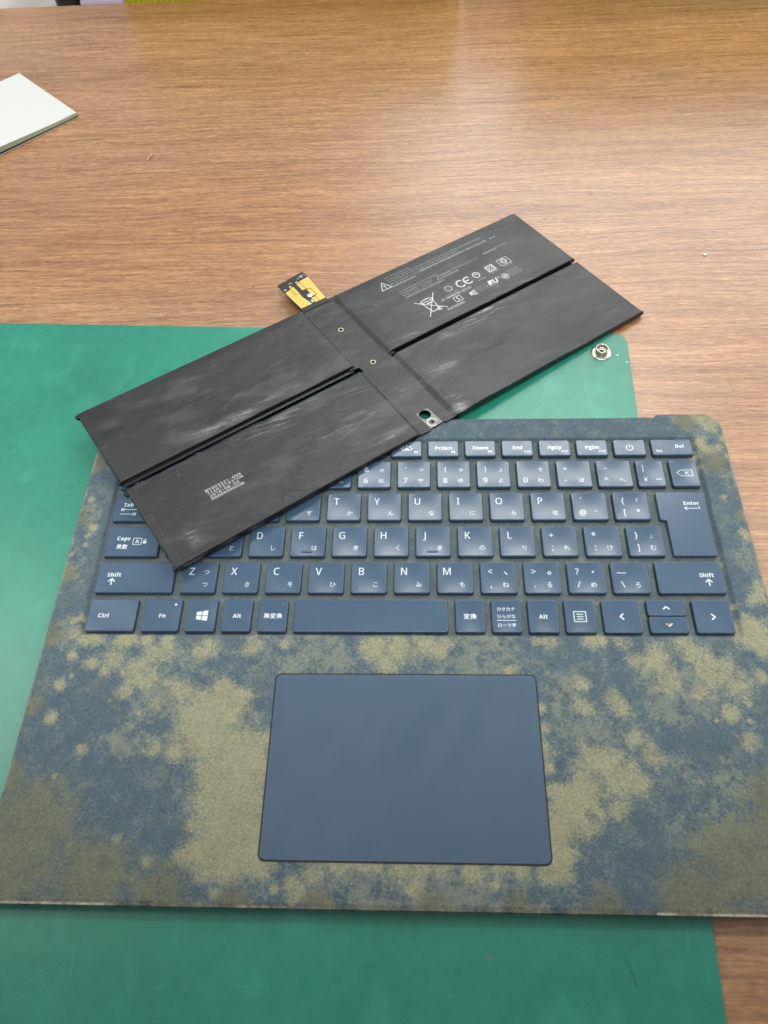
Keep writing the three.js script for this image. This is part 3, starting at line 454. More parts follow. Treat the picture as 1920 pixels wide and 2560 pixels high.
// a character key with up to four legends: upper and lower, then upper and lower of the kana column
function legends(x0, z0, a, b, c, d, numbers) {
  const dz = numbers ? 0.1 : 0;
  if (numbers) { if (a) text(a, x0 + 4.2, z0 + 4.7, 3.7); if (b) text(b, x0 + 4.0, z0 + 11.1, 4.1); if (c) auto(c, x0 + 11.6, z0 + 5.0, 3.8); if (d) auto(d, x0 + 11.2, z0 + 11.2, 4.5); return; }
  if (a) text(a, x0 + 4.4, z0 + 4.6, /[A-Z]/.test(a) ? 4.9 : 4.2);
  if (b) text(b, x0 + 4.6, z0 + 11, 4.2);
  if (c) auto(c, x0 + 11, z0 + 4.8, 4.2);
  if (d) auto(d, x0 + 10.9, z0 + 11, 4.6);
}
{
  const [z0, z1] = ROW[2];
  key(-137.3, -120.8, z0, z1); write('半角', -128.6, z0 + 2.8, 2.1, 0.13); path('M-2.6 0H2.6', -128.6, z0 + 9, 0.28); write('全角', -128.6, z0 + 6.4, 2.1, 0.13); write('漢字', -128.6, z0 + 11.8, 2.4, 0.13);
  const L = [['!', '1', '', 'ぬ'], ['"', '2', '', 'ふ'], ['#', '3', 'あ', 'あ'], ['$', '4', 'う', 'う'], ['%', '5', 'え', 'え'], ['&', '6', 'お', 'お'], ["'", '7', 'や', 'や'], ['(', '8', 'ゆ', 'ゆ'], [')', '9', 'よ', 'よ'], ['', '0', 'を', 'わ'], ['=', '-', '', 'ほ'], ['~', '^', '', 'へ']];
  L.forEach((l, i) => { const x = -117.6 + i * P; key(x + 0.1, x + 15.8 + (i > 9 ? 0.4 : 0), z0, z1); legends(x, z0, ...l, true); });
  key(108.6, 121.4, z0, z1); text('|', 111.8, z0 + 4.3, 4); text('¥', 112.2, z0 + 11, 3.6); path('M-1.2 0H1.2', 118.4, z0 + 11, 0.34);
  key(124.3, 137.1, z0, z1); path('M-1.6-1.7H3.6V1.7H-1.6L-3.6 0ZM.1-.8L1.8 .8M1.8-.8L.1 .8', 130.8, z0 + 7.4, 0.32);
}
{
  const [z0, z1] = ROW[3];
  key(-137.4, -115.6, z0, z1, null, 0.14); text('Tab', -130.9, z0 + 6.0, 2.75, true); path('M-3.6-.8V.8M-3.4 0H3.6M-2.4-.8L-3.4 0L-2.4 .8', -130.2, z0 + 8.7, 0.32); path('M3.6-.8V.8M3.4 0H-3.8M2.4-.8L3.4 0L2.4 .8', -130.4, z0 + 11.2, 0.32);
  const L = [['Q', '', '', 'た'], ['W', '', '', 'て'], ['E', '', 'い', 'い'], ['R', '', '', 'す'], ['T', '', '', 'か'], ['Y', '', '', 'ん'], ['U', '', '', 'な'], ['I', '', '', 'に'], ['O', '', '', 'ら'], ['P', '', '', 'せ'], ['`', '@', '', '゛'], ['{', '[', '「', '°']];
  L.forEach((l, i) => { const x = -112.4 + i * P; key(x + 0.1, x + 15.75 + (i > 9 ? 0.3 : 0), z0, z1); legends(x, z0, ...l); });
}
{
  const [z0, z1] = ROW[4];
  key(-137.3, -112.6, z0, z1, null, 0.12); text('Caps', -129.5, z0 + 6, 2.75, true); write('英数', -129.6, z0 + 10.4, 2.5, 0.12);
  path('M-1.6-1.7H1.6Q1.9-1.7 1.9-1.4V1.4Q1.9 1.7 1.6 1.7H-1.6Q-1.9 1.7-1.9 1.4V-1.4Q-1.9-1.7-1.6-1.7Z', -123.0, z0 + 7.6, 0.32); text('A', -123.0, z0 + 7.6, 2.6, true);
  path('M-.8-.2H.8V1.1H-.8Z', -119.5, z0 + 7.6, 0.3, true); path('M-.5-.2V-.6A.5 .5 0 0 1 .5-.6V-.2', -119.5, z0 + 7.6, 0.28);
  const L = [['A', '', '', 'ち'], ['S', '', '', 'と'], ['D', '', '', 'し'], ['F', '', '', 'は'], ['G', '', '', 'き'], ['H', '', '', 'く'], ['J', '', '', 'ま'], ['K', '', '', 'の'], ['L', '', '', 'り'], ['+', ';', '', 'れ'], ['*', ':', '', 'け'], ['}', ']', '」', 'む']];
  L.forEach((l, i) => {
    const x = -108.9 + i * P; const k = key(x + 0.1, x + 15.75 + (i > 9 ? 0.2 : 0), z0, z1); legends(x, z0, ...l);
    if ('FJ'.includes(l[0])) part('key_bump', new RoundedBoxGeometry(4.8, 0.5, 0.8, 3, 0.24).translate(x + 7.6, KEYS_UP + 0.1, z0 + 13.1), keyTop2(), k);
  });
}
function keyTop2() { return (keyTop2.m ??= phys({ color: rgb(58, 80, 102), roughness: 0.25 })); }
{
  const [z0, z1] = ROW[5];
  key(-137.4, -102.8, z0, z1, null, 0.12); text('Shift', -130.0, z0 + 6.3, 2.8, true); path('M0 1.5V-1.2M-1.3-.2L0-1.5L1.3-.2', -130.6, z0 + 9.8, 0.55);
  const L = [['Z', '', 'つ', 'つ'], ['X', '', '', 'さ'], ['C', '', '', 'そ'], ['V', '', '', 'ひ'], ['B', '', '', 'こ'], ['N', '', '', 'み'], ['M', '', '', 'も'], ['<', ',', '', 'ね'], ['>', '.', '', 'る'], ['?', '/', '', 'め'], ['_', '\\', '', 'ろ']];
  L.forEach((l, i) => {
    const x = -99.5 + i * P; key(x + 0.05, x + 15.75 + (i > 8 ? 0.3 : 0), z0, z1);
    legends(x, z0, l[0] === '_' ? '' : l[0], l[1], l[2], l[3]);
    if (l[0] === '_') path('M-1.9 0H1.9', x + 4.6, z0 + 5.3, 0.36);
    if (l[0] === '<') path('M-.6-.6L.5 .6', x + 11.2, z0 + 5.4, 0.45);
    if (l[0] === '>') path('M.65 0A.65 .65 0 1 1-.65 0A.65 .65 0 1 1 .65 0', x + 11.2, z0 + 5.4, 0.4);
    if (l[0] === '?') path('M.45 0A.45 .45 0 1 1-.45 0A.45 .45 0 1 1 .45 0', x + 11.2, z0 + 4.8, 0.3, true);
  });
  key(108.5, 136.9, z0, z1, null, 0.12); text('Shift', 129.9, z0 + 6.4, 2.8, true); path('M0 1.5V-1.2M-1.3-.2L0-1.5L1.3-.2', 130.4, z0 + 10, 0.55);
}
{
  const [z0, z1] = ROW[6], zc = z0 + 7.7;
  key(-137.4, -116.3, z0, z1, null, 0.12); text('Ctrl', -130.6, zc, 2.75, true);
  key(-113.2, -97, z0, z1, null, 0.14); text('Fn', -104.8, zc, 2.75, true); path('M.55 0A.55 .55 0 1 1-.55 0A.55 .55 0 1 1 .55 0', -99.6, z0 + 2.6, 0.1, true);
  key(-94.1, -81.4, z0, z1); path('M-2.4-1.7L-.25-2.05V-.15H-2.4ZM.1-2.1L2.5-2.5V-.15H.1ZM-2.4 .15H-.25V2.05L-2.4 1.7ZM.1 .15H2.5V2.5L.1 2.1Z', -87.6, zc, 0.1, true);
  key(-78.6, -66.1, z0, z1); text('Alt', -72.3, zc, 2.75, true);
  key(-63.1, -50.6, z0, z1); write('無変換', -56.8, zc, 2.5, 0.12);
  key(-47.6, 18.0, z0, z1, 'long blank space bar', 0.1);
  key(21.2, 33.6, z0, z1); write('変換', 27.4, zc, 2.6, 0.12);
  key(36.5, 49.0, z0, z1); write('カタカナ', 42.7, z0 + 4.3, 1.85, 0.13); write('ひらがな', 42.7, z0 + 7.7, 1.85, 0.12); path('M-4 0H4', 42.7, z0 + 9.6, 0.26); write('ローマ字', 42.7, z0 + 11.8, 1.85, 0.13);
  key(51.9, 64.5, z0, z1, 'alt key with a brown fleck of grime'); text('Alt', 58.3, zc, 2.75, true);
  key(67.3, 79.9, z0, z1); path('M-2.5-2.3H2.5V2.3H-2.5ZM-1.3-1.1H1.3M-1.3 0H1.3M-1.3 1.1H1.3', 73.6, zc, 0.4);
  key(83.1, 98.9, z0, z1, null, 0.16); path('M.6-1.2L-.7 0L.6 1.2', 91, zc, 0.62);
  key(102.0, 117.9, z0, z0 + 7.25, null, 0.06); path('M-1.2 .5L0-.6L1.2 .5', 110, z0 + 3.7, 0.6);
  key(102.0, 117.9, z0 + 7.75, z1, 'down arrow key with a brown stain', 0.06); path('M-1.2-.5L0 .6L1.2-.5', 110, z0 + 11.5, 0.6);
  key(121.0, 136.7, z0, z1, null, 0.16); path('M-.6-1.2L.7 0L-.6 1.2', 128.9, zc, 0.62);
  // grime: a clot on the alt key, a rusty ring by the down arrow, specks of lint
  const spot = (x, z, r, c) => { const [a, b] = PX(x, z); kx.fillStyle = c; for (let k = 0; k < 16; k++) { kx.beginPath(); kx.arc(a + (rnd() - 0.5) * r * 1.7 * AK, b + (rnd() - 0.5) * r * 1.5 * AK, r * AK * (0.15 + 0.35 * rnd()), 0, 7); kx.fill(); } };
  spot(56.9, zc + 2.6, 1.0, 'rgba(70,62,34,.4)'); spot(56.9, zc + 2.5, 0.5, 'rgba(110,96,60,.6)'); spot(108.2, z0 + 11.6, 1.7, 'rgba(66,60,40,.22)'); spot(109.6, z0 + 11.2, 0.7, 'rgba(190,120,60,.35)');
  for (let k = 0; k < 46; k++) { const [a, b] = PX(-135 + rnd() * 270, 18 + rnd() * 99); kx.fillStyle = `rgba(225,232,236,${0.25 + rnd() * 0.6})`; kx.beginPath(); kx.arc(a, b, 0.5 + rnd() * 1.1, 0, 7); kx.fill(); }
}
{ // enter key, an L turned about
  const g = extruded(roundPoly([[115.1, 47.4], [137.2, 47.4], [136.9, 81.4], [117.9, 81.4], [117.9, 62.9], [115.1, 62.4]], 0.9), KEY_H, 0.32, 6).translate(0, KEYS_UP - KEY_H, 0);
  part('key', planarUV(flatCaps(toCreasedNormals(g, 0.6), KEYS_UP), keyUV), [keyTop, keySide], deck, 'L shaped enter key');
  text('Enter', 130.4, 53.6, 2.8, true); path('M3.4-1V0H-3.4M-2.2-.8L-3.4 0L-2.2 .8', 130.4, 56.4, 0.36);
}

// ---------------------------------------------------------------- battery pack, one end on the keys, the other on the table
const pack = thing('battery_pack', 'flat black battery pack of four cells lying across the keyboard', 'battery');
{
  const U = new THREE.Vector3(0.80634138, -0.03894441, -0.59016685), V = new THREE.Vector3(0.59069023, 0.00245166, 0.80689469), N = new THREE.Vector3().crossVectors(V, U).normalize();
  V.crossVectors(U, N).normalize();
  const m = new THREE.Matrix4().makeBasis(U, N, V); m.setPosition(-165.339 * MM, (7.649 + DECK) * MM, 3.549 * MM);
  m.decompose(pack.position, pack.quaternion, pack.scale);
  pack.updateMatrixWorld(true);
}
const BW = 290, BH = 114, BK = 2048 / BW, BCH = Math.round(BH * BK), BX = -2, BZ = -2;
const bc = document.createElement('canvas'); bc.width = 2048; bc.height = BCH; const bx = bc.getContext('2d');
const batBump = new Uint8Array(2048 * BCH * 4), batRough = new Uint8Array(2048 * BCH * 4);
{
  const im = bx.createImageData(2048, BCH);
  // scuffed zones [x, z, along, across, strength]
  const ZONES = [[205, 62, 34, 4, 1], [215, 59, 14, 2, 1.2], [78, 63, 30, 6, 0.8], [100, 84, 26, 8, 0.55], [60, 48, 26, 3, 0.75], [82, 47, 22, 2, 0.5], [160, 104, 6, 9, 0.9], [240, 53, 26, 2.5, 0.75], [176, 50, 30, 3, 0.5], [14, 99, 4, 5, 0.8], [120, 70, 14, 10, 0.5], [120, 103, 26, 5, 0.6], [172, 80, 18, 6, 0.4], [142, 86, 7, 9, 0.45], [270, 62, 8, 5, 0.4], [268, 100, 9, 9, 0.45], [40, 84, 20, 8, 0.25]];
  for (let j = 0; j < BCH; j++) for (let i = 0; i < 2048; i++) {
    const x = i / BK + BX, z = j / BK + BZ, o = (j * 2048 + i) * 4;
    let zone = 0; for (const [a, b, l, w, s] of ZONES) { const d = ((x - a) / l) ** 2 + ((z - b) / w) ** 2; if (d < 4) zone = Math.max(zone, s * Math.exp(-d * 1.4)); }
    const streak = fbm(x * 0.07 + z * 0.10, z * 0.7 - x * 0.12, 4, 101), blotch = fbm(x * 0.03, z * 0.05, 4, 111), grain = noise(x * 2.6, z * 2.6, 121) - 0.5, dust = noise(x * 4.8, z * 4.8, 131);
    const smoke = smooth(fbm(x * 0.05 + z * 0.03, z * 0.14 - x * 0.03, 5, 161), 0.46, 0.78), scuff = zone * (0.95 * smooth(streak + grain * 0.2, 0.46, 0.74) + 0.3 * smoke) + 0.26 * smoke;
    const speck = dust > 0.955 ? (zone * 0.8 + 0.1) : 0, v = 30 + (blotch - 0.5) * 14 + grain * 4 + scuff * 98 + speck * 90;
    im.data[o] = byte(v + 1); im.data[o + 1] = byte(v + 2.5); im.data[o + 2] = byte(v + 4); im.data[o + 3] = 255;
    const crease = Math.abs(x - 3.6 - (z > 55 ? 0.4 : 0) - 0.6 * noise(z * 0.2, 1, 5)) < 0.3 ? -50 : 0;
    const b = 128 + (fbm(x * 0.09 + z * 0.05, z * 0.16 - x * 0.04, 4, 141) - 0.5) * 190 + (streak - 0.5) * 60 * (0.3 + zone) + grain * 8 + crease + 46 * (1 - Math.abs(2 * fbm(x * 0.03 + z * 0.045, z * 0.075 - x * 0.035, 3, 171) - 1)) ** 14 + 40 * zone * (1 - Math.abs(2 * noise(x * 0.16 + z * 0.2, z * 0.42 - x * 0.12, 175) - 1)) ** 5;
    batBump[o] = batBump[o + 1] = batBump[o + 2] = byte(b); batBump[o + 3] = 255;
    const r = 116 + (blotch - 0.5) * 80 + scuff * 60; batRough[o] = batRough[o + 1] = batRough[o + 2] = byte(r); batRough[o + 3] = 255;
  }
  bx.putImageData(im, 0, 0);
  bx.lineCap = bx.lineJoin = 'round';
  const BP = (x, z) => [(x - BX) * BK, (z - BZ) * BK];
  for (let k = 0; k < 60; k++) {                                    // fine scratches
    const [a, b] = BP(rnd() * 286, rnd() * 110), t = -0.2 + rnd() * rnd() * 2.4, l = (2 + rnd() * rnd() * 34) * BK, q = (rnd() - 0.5) * l * 0.3;
    bx.strokeStyle = `rgba(150,152,154,${0.06 + 0.2 * rnd() * rnd()})`; bx.lineWidth = 0.7 + rnd() * 1.1; bx.beginPath(); bx.moveTo(a, b); bx.quadraticCurveTo(a + Math.cos(t) * l / 2 - q, b + Math.sin(t) * l / 2 + q, a + Math.cos(t) * l, b + Math.sin(t) * l); bx.stroke();
  }
  for (const d of ['M84 92.6L99 90.2L121 86.2', 'M160 37Q168 30.5 178 33.6L182 38', 'M169 45L172.4 41.4Q173.6 39 173.6 37', 'M146 70L152 62Q151 66 156 66', 'M60 40L84 31L104 27', 'M150 83L159 79']) { bx.save(); bx.scale(BK, BK); bx.translate(-BX, -BZ); bx.strokeStyle = 'rgba(165,167,168,.22)'; bx.lineWidth = 0.3; bx.stroke(new Path2D(d)); bx.restore(); }
  for (let k = 0; k < 150; k++) { const [a, b] = BP(rnd() * 286, rnd() * 110); bx.fillStyle = `rgba(200,202,202,${0.2 + rnd() * 0.6})`; bx.beginPath(); bx.arc(a, b, 0.5 + rnd() * 1.3, 0, 7); bx.fill(); }
  // ---- the print
  const INK2 = 'rgba(196,202,204,.92)', DIM = 'rgba(150,156,158,.85)';
  const bt = (t, x, z, size, o = {}) => { const [a, b] = BP(x, z); bx.save(); bx.translate(a, b); if (o.turn) bx.rotate(o.turn); if (o.stretch) bx.scale(o.stretch, 1); bx.fillStyle = o.color ?? DIM; bx.textAlign = o.align ?? 'left'; bx.textBaseline = 'alphabetic'; bx.font = `${o.bold ? 'bold ' : ''}${size * BK}px ${o.font ?? 'sans-serif'}`; bx.fillText(t, 0, size * BK * 0.36); bx.restore(); };
  const bp = (d, x, z, w, o = {}) => { const [a, b] = BP(x, z); bx.save(); bx.translate(a, b); if (o.turn) bx.rotate(o.turn); bx.scale(BK * (o.k ?? 1), BK * (o.k ?? 1)); bx.strokeStyle = bx.fillStyle = o.color ?? INK2; bx.lineWidth = w; const p = new Path2D(d); if (o.fill) bx.fill(p); else bx.stroke(p); bx.restore(); };
  const circle = (r) => `M${r} 0A${r} ${r} 0 1 1 ${-r} 0A${r} ${r} 0 1 1 ${r} 0`;
  const cjk = '無変換英数全角漢字半変換無全数英角字漢換変'; // small print in characters too fine to read
  const kan = (n, x, z, size, s = 0) => { for (let i = 0; i < n; i++) bp(G[cjk[(i * 7 + s) % cjk.length]], x + i * size * 1.08, z - size / 2, 1.1, { k: size / 10, color: DIM }); };
  bp('M0-3L3.4 3H-3.4Z', 181.3, 10, 0.5); bp('M0-1V1', 181.3, 10.4, 0.55); bp(circle(0.3), 181.3, 12.1, 0.1, { fill: true });
  bt('Risk of fire or burning.', 185, 5.0, 1.75); bt('Do not replace, open, crush, disassemble, bend, smash, puncture or modify the battery wiring or connector.', 185, 7.1, 1.75, { stretch: 0.82 });
  bt('Do not dispose of in fire or expose to high temperature (140°F).', 185, 9.1, 1.75); bt('Do not separate or remove the battery from the backplate cover.', 185, 11.1, 1.75);
  kan(10, 185, 13.3, 1.5); kan(22, 206, 11.4, 1.5, 3); kan(9, 240, 11.3, 1.5, 5); kan(3, 257, 11.3, 1.5, 2);
  bt('Designed by Microsoft in Redmond', 185, 19.2, 1.75); bt('Rechargeable Li-ion Battery', 185, 21.2, 1.75); kan(6, 210, 21.3, 1.6, 1); bt('G3HTA036H  45.2Wh  7.57V', 221, 21.2, 1.6); kan(6, 245, 20.4, 1.6, 4); bt('5970mAh', 256, 20.2, 1.6);
  bt('Made in China', 185, 23.2, 1.75); bt('Cell origin', 198, 23.2, 1.7); kan(9, 209, 23.3, 1.6, 6); kan(16, 185, 25.3, 1.6, 8);
  // crossed-out bin
  bp('M-3.9-3.6L-2.7 5H2.1L3.1-3.6M-4.6-3.6H4.1M-4.2-3.8Q-4-5.2-2-5.4H1.6Q3.4-5.2 3.7-3.8M-1-5.6H1.2M-1.2-2H1.4', 193.6, 38.2, 0.55); bp('M-7.2-6.4L6.4 6.6M6.8-7.6L-6.4 7.6', 193.6, 38.2, 0.5); bp(circle(1.2), 195.6, 43.2, 0.5); bp(circle(0.4), 195.6, 43.2, 0.1, { fill: true }); bp('M-.9 0H.9', 193.2, 36.4, 0.8);
  // CE and the other marks
  bp('M3-2.1Q2.2-2.6 1.6-2.6A2.6 2.6 0 0 0 1.6 2.6Q2.2 2.6 3 2.1', 216.4, 33.6, 0.85); bp('M3-2.1Q2.2-2.6 1.6-2.6A2.6 2.6 0 0 0 1.6 2.6Q2.2 2.6 3 2.1M-.8 0H2', 221.6, 33.6, 0.85);
  bp(circle(2.1), 229.9, 32.6, 0.6); bp('M-1-.3Q.6-.9 1.4 0', 229.9, 32.6, 0.5); bt('R41067', 228.2, 35.8, 1.0); kan(5, 228, 37.4, 1.1, 2);
  bp('M-2.5-2.5H2.5V2.5H-2.5Z', 240.4, 32.8, 0.5); bp('M-1.9-1.9H-.5V-1.3L0-.6L.5-1.3V-1.9H1.9V-.5H1.3L.6 0L1.3 .5H1.9V1.9H.5V1.3L0 .6L-.5 1.3V1.9H-1.9V.5H-1.3L-.6 0L-1.3-.5H-1.9Z', 240.4, 32.8, 0.35); kan(5, 238, 36.6, 1.1, 3);
  bp('M-3.6-2.7H3.6V2.7H-3.6Z', 250.6, 32.6, 0.35); bp('M-1.5 .9L-2 0L-.6-1.9H.6M2 0L.6 2H-.6M.6-1.9L2 0M-.6 2L-1.5 .9', 250.6, 32.4, 0.5); bp(circle(1.0), 250.6, 32.4, 0.35); bt('Li-ion 00', 247.6, 36.4, 1.6, { bold: true });
  bp(circle(2.1), 209.6, 32.9, 0.4); bt('PS', 209.6, 32.4, 1.6, { align: 'center' }); bt('E', 209.6, 33.9, 1.4, { align: 'center' });
  bp('M0 0H9', 204.6, 36.9, 0.2, { color: DIM });
  bt('IS 16046/IEC 62133', 200.2, 39.0, 2.3, { color: INK2, stretch: 1.05 }); bt('R-41020480', 198.6, 47.0, 2.2, { color: INK2 });
  bp('M-2.3-1.7Q-2.3-2-2-2H2Q2.3-2 2.3-1.7V1.7Q2.3 2 2 2H-2Q-2.3 2-2.3 1.7Z', 208.9, 42.8, 0.4); bp('M.5-1.2A.6 .6 0 1 0-.1 0A.6 .6 0 1 1-.5 1.2', 208.9, 42.8, 0.5);
  bt('K', 216.4, 43.9, 4.0, { color: INK2, bold: true }); bp('M1.4-1.2A1.7 1.7 0 1 0 1.4 1.2M.9-.5A.8 .8 0 1 0 .9 .5', 219.6, 44, 0.5); for (let k = 0; k < 4; k++) bt('XH64201-18001', 222.4, 41.4 + k * 1.3, 1.1);
  bp('M-2.4 1.9L-1.4-1.9H.4Q1.6-1.9 1.4-.8Q1 .2 0 .2L.9 1.9H0L-.7 .4L-1.1 1.9ZM1.7-1.9H2.6L2.2 .6Q2.2 1.2 2.7 1.2Q3.3 1.2 3.5 .4L4-1.9H5L4.4 .8Q4 2.1 2.6 2.1Q1.1 2.1 1.3 .6Z', 232.8, 42.8, 0.2, { fill: true }); bt('c', 228.8, 43.8, 1.6, { color: INK2 }); bt('us', 238.2, 41.8, 1.6, { color: INK2, bold: true }); bt('E164229', 231, 45.9, 1.2); bt('979', 232.6, 47.6, 1.3);
  bp(circle(2.2), 242.9, 43.3, 0.35); bp(circle(1.4), 242.9, 43.3, 0.3); bp('M-.7 .7L.7-.7M-.9 0Q0-1.2 .9 0Q0 1.2-.9 0', 242.9, 43.3, 0.35); ['TIS 2217-2548', 'T02-14-DA-017', 'LITHIUM BATTERY', 'MADE IN CHINA'].forEach((s, k) => bt(s, 246, 40.6 + k * 1.45, 1.15));
  // the dot-printed serial lines
  ['M1005921-009', '7120731831CN', '2018-08-08', '0000000000B'].forEach((s, k) => bt(s, 30.2 + (k > 1 ? 0.3 : 0), 80.5 + k * 1.9, 1.95, { color: 'rgba(205,212,214,.95)', font: 'monospace', stretch: 1.34 }));
  // pale ring printed round the lower screw hole
  bp('M1.5 1.9A2.5 2.5 0 1 1 2.3 .9', 143, 106.3, 0.42, { color: 'rgba(235,238,238,1)' }); bp('M2-1.6L3.4-2.2L3-.9Z', 143, 106.3, 0.2, { color: 'rgba(235,238,238,1)', fill: true });
}
const batMat = phys({ map: canvasTexture(bc), roughnessMap: dataTexture(batRough, 2048, BCH, false), roughness: 1, bumpMap: dataTexture(batBump, 2048, BCH, false), bumpScale: 0.00036, specularIntensity: 0.9 });
batMat.bumpMap.repeat.set(1, -1); batMat.roughnessMap.repeat.set(1, -1);
const batSide = phys({ color: rgb(16, 17, 18), roughness: 0.3 });
const batUV = (x, z) => [(x - BX) / BW, 1 - (z - BZ) / (BCH / BK)];
{
  const wave = (s) => (x, z, e) => (fbm(x * 0.035, z * 0.05, 3, s) - 0.5) * 0.9 * smooth(e, 0.5, 9) + 0.3 * smooth(e, 0.2, 6);
  const cell = (x0, x1, z0, z1, s, label) => part('cell', slab({ x0, x1, z0, z1, h: 3.4, r: 0.7, bev: 0.55, uv: batUV, inner: 16, seg: 3, wave: wave(s) }), [batMat, batSide], pack, label);
  cell(0, 131.5, 0, 52.2, 11, 'plain scuffed battery cell overhanging the mat');
  cell(0.2, 132, 57.8, 109.6, 21, 'battery cell printed with dotted serial lines');
  cell(154.4, 286, 0, 54.2, 31, 'battery cell printed with warnings and approval marks');
  cell(156, 285.6, 57.0, 110.1, 41, 'creased and smeared battery cell');
  // a folded pouch seam, plus dark strips put in as shade in the slots
  const slotStrip = (x0, x1, z, w, y) => part('seam_and_slot_shade', new RoundedBoxGeometry(x1 - x0, 0.7, w, 2, 0.25).translate((x0 + x1) / 2, y, z), batSide, pack);
  slotStrip(1, 131, 53.2, 2.6, -2.2); slotStrip(62, 131, 56.9, 2.2, -3.0); slotStrip(155, 284.5, 55.5, 2.4, -3.05);
  // folded pouch ends stick out as little ears at the corners
  for (const [x, z, a] of [[-0.4, 1.2, 0.5], [0.0, 51.2, -0.4], [-0.3, 59.4, 0.4], [0.2, 108.9, -0.5], [286.2, 53.2, 0.2], [286, 109.0, 0.6]])
    part('pouch_fold', new RoundedBoxGeometry(1.6, 2.2, 2.4, 2, 0.5).rotateY(a).translate(x, -1.7, z), batSide, pack);
  // middle strip with its holes
  const s = roundPoly([[129, 0.2], [156.4, -0.4], [156.4, 55.4], [153.2, 55.8], [153.2, 57.2], [157, 57.4], [157, 109.8], [148.6, 110.2], [148.4, 109.2], [139.2, 109.4], [139, 110.2], [130.4, 109.6], [130.8, 58.0], [134.6, 57.6], [134.4, 54.0], [129, 53.4]], 0.3);
  for (const [x, z, r] of [[142.3, 24.3, 0.95], [142.7, 54.8, 0.95], [142.9, 100.3, 3.0], [143, 106.3, 1.05]]) { const h = new THREE.Path(); h.absarc(x, z, r, 0, Math.PI * 2, true); s.holes.push(h); }
  const strip = extruded(s, 1.1, 0.12, 24).translate(0, -2.4, 0);
  part('middle_strip', planarUV(strip, batUV), [batMat, batSide], pack, 'thin black strip with screw holes joining the cells');
  const ringMat = phys({ color: rgb(178, 170, 146), metalness: 0.6, roughness: 0.4 });
  for (const [x, z, r] of [[142.3, 24.3, 1.0], [142.7, 54.8, 1.0]]) part('hole_ring', new THREE.TorusGeometry(r + 0.25, 0.32, 10, 40).scale(1, 1, 0.35).rotateX(Math.PI / 2).translate(x, -1.29, z), ringMat, pack);
  part('hole_ring', new THREE.TorusGeometry(1.3, 0.3, 10, 40).scale(1, 1, 0.35).rotateX(Math.PI / 2).translate(143, -1.29, 106.3), std({ color: rgb(120, 118, 112), roughness: 0.4 }), pack);
  // bare board showing round the big hole
  const bs = roundPoly([[139.4, 97.4], [146.6, 97.4], [147.4, 109.2], [139.6, 109.4]], 0.3);
  for (const [x, z, r] of [[142.9, 100.3, 3.02], [143, 106.3, 1.08]]) { const h = new THREE.Path(); h.absarc(x, z, r, 0, Math.PI * 2, true); bs.holes.push(h); }
  const board = extruded(bs, 0.12, 0, 24).translate(0, -1.32, 0);
  part('bare_board', board, phys({ color: rgb(92, 92, 90), roughness: 0.3, metalness: 0.3 }), pack);
  part('board_ring', (() => { const g = new THREE.TorusGeometry(2.45, 0.2, 8, 48, 5.5).scale(1, 1, 0.3).rotateX(Math.PI / 2).rotateY(-1.2).translate(143, -1.17, 106.3); return g; })(), std({ color: rgb(232, 234, 232), roughness: 0.6 }), pack);
  // the film sloping from the cells down to the strip
  const fold = (x0, x1, z0, z1) => part('film_fold', sheet(6, 24, (u, v) => { const x = lerp(x0, x1, u), z = lerp(z0, z1, v), y = lerp(0.02, -1.26, smooth(u, 0.05, 0.95)) + 0.08 * (noise(z * 0.3, u * 3, 5) - 0.5) * Math.sin(u * 3.14); return [x, y, z, ...batUV(x, z)]; }), foldMat, pack);
  const foldMat = batMat.clone(); foldMat.side = THREE.DoubleSide;
  fold(130.9, 133.6, 0.3, 52.4); fold(131.4, 134.2, 57.7, 109.5); fold(155.0, 152.0, -0.1, 54.6); fold(156.6, 153.6, 57.4, 109.9);
  part('edge_tape', new RoundedBoxGeometry(21, 0.5, 2.4, 2, 0.2).translate(143, -1.35, 0.2), batSide, pack);
}
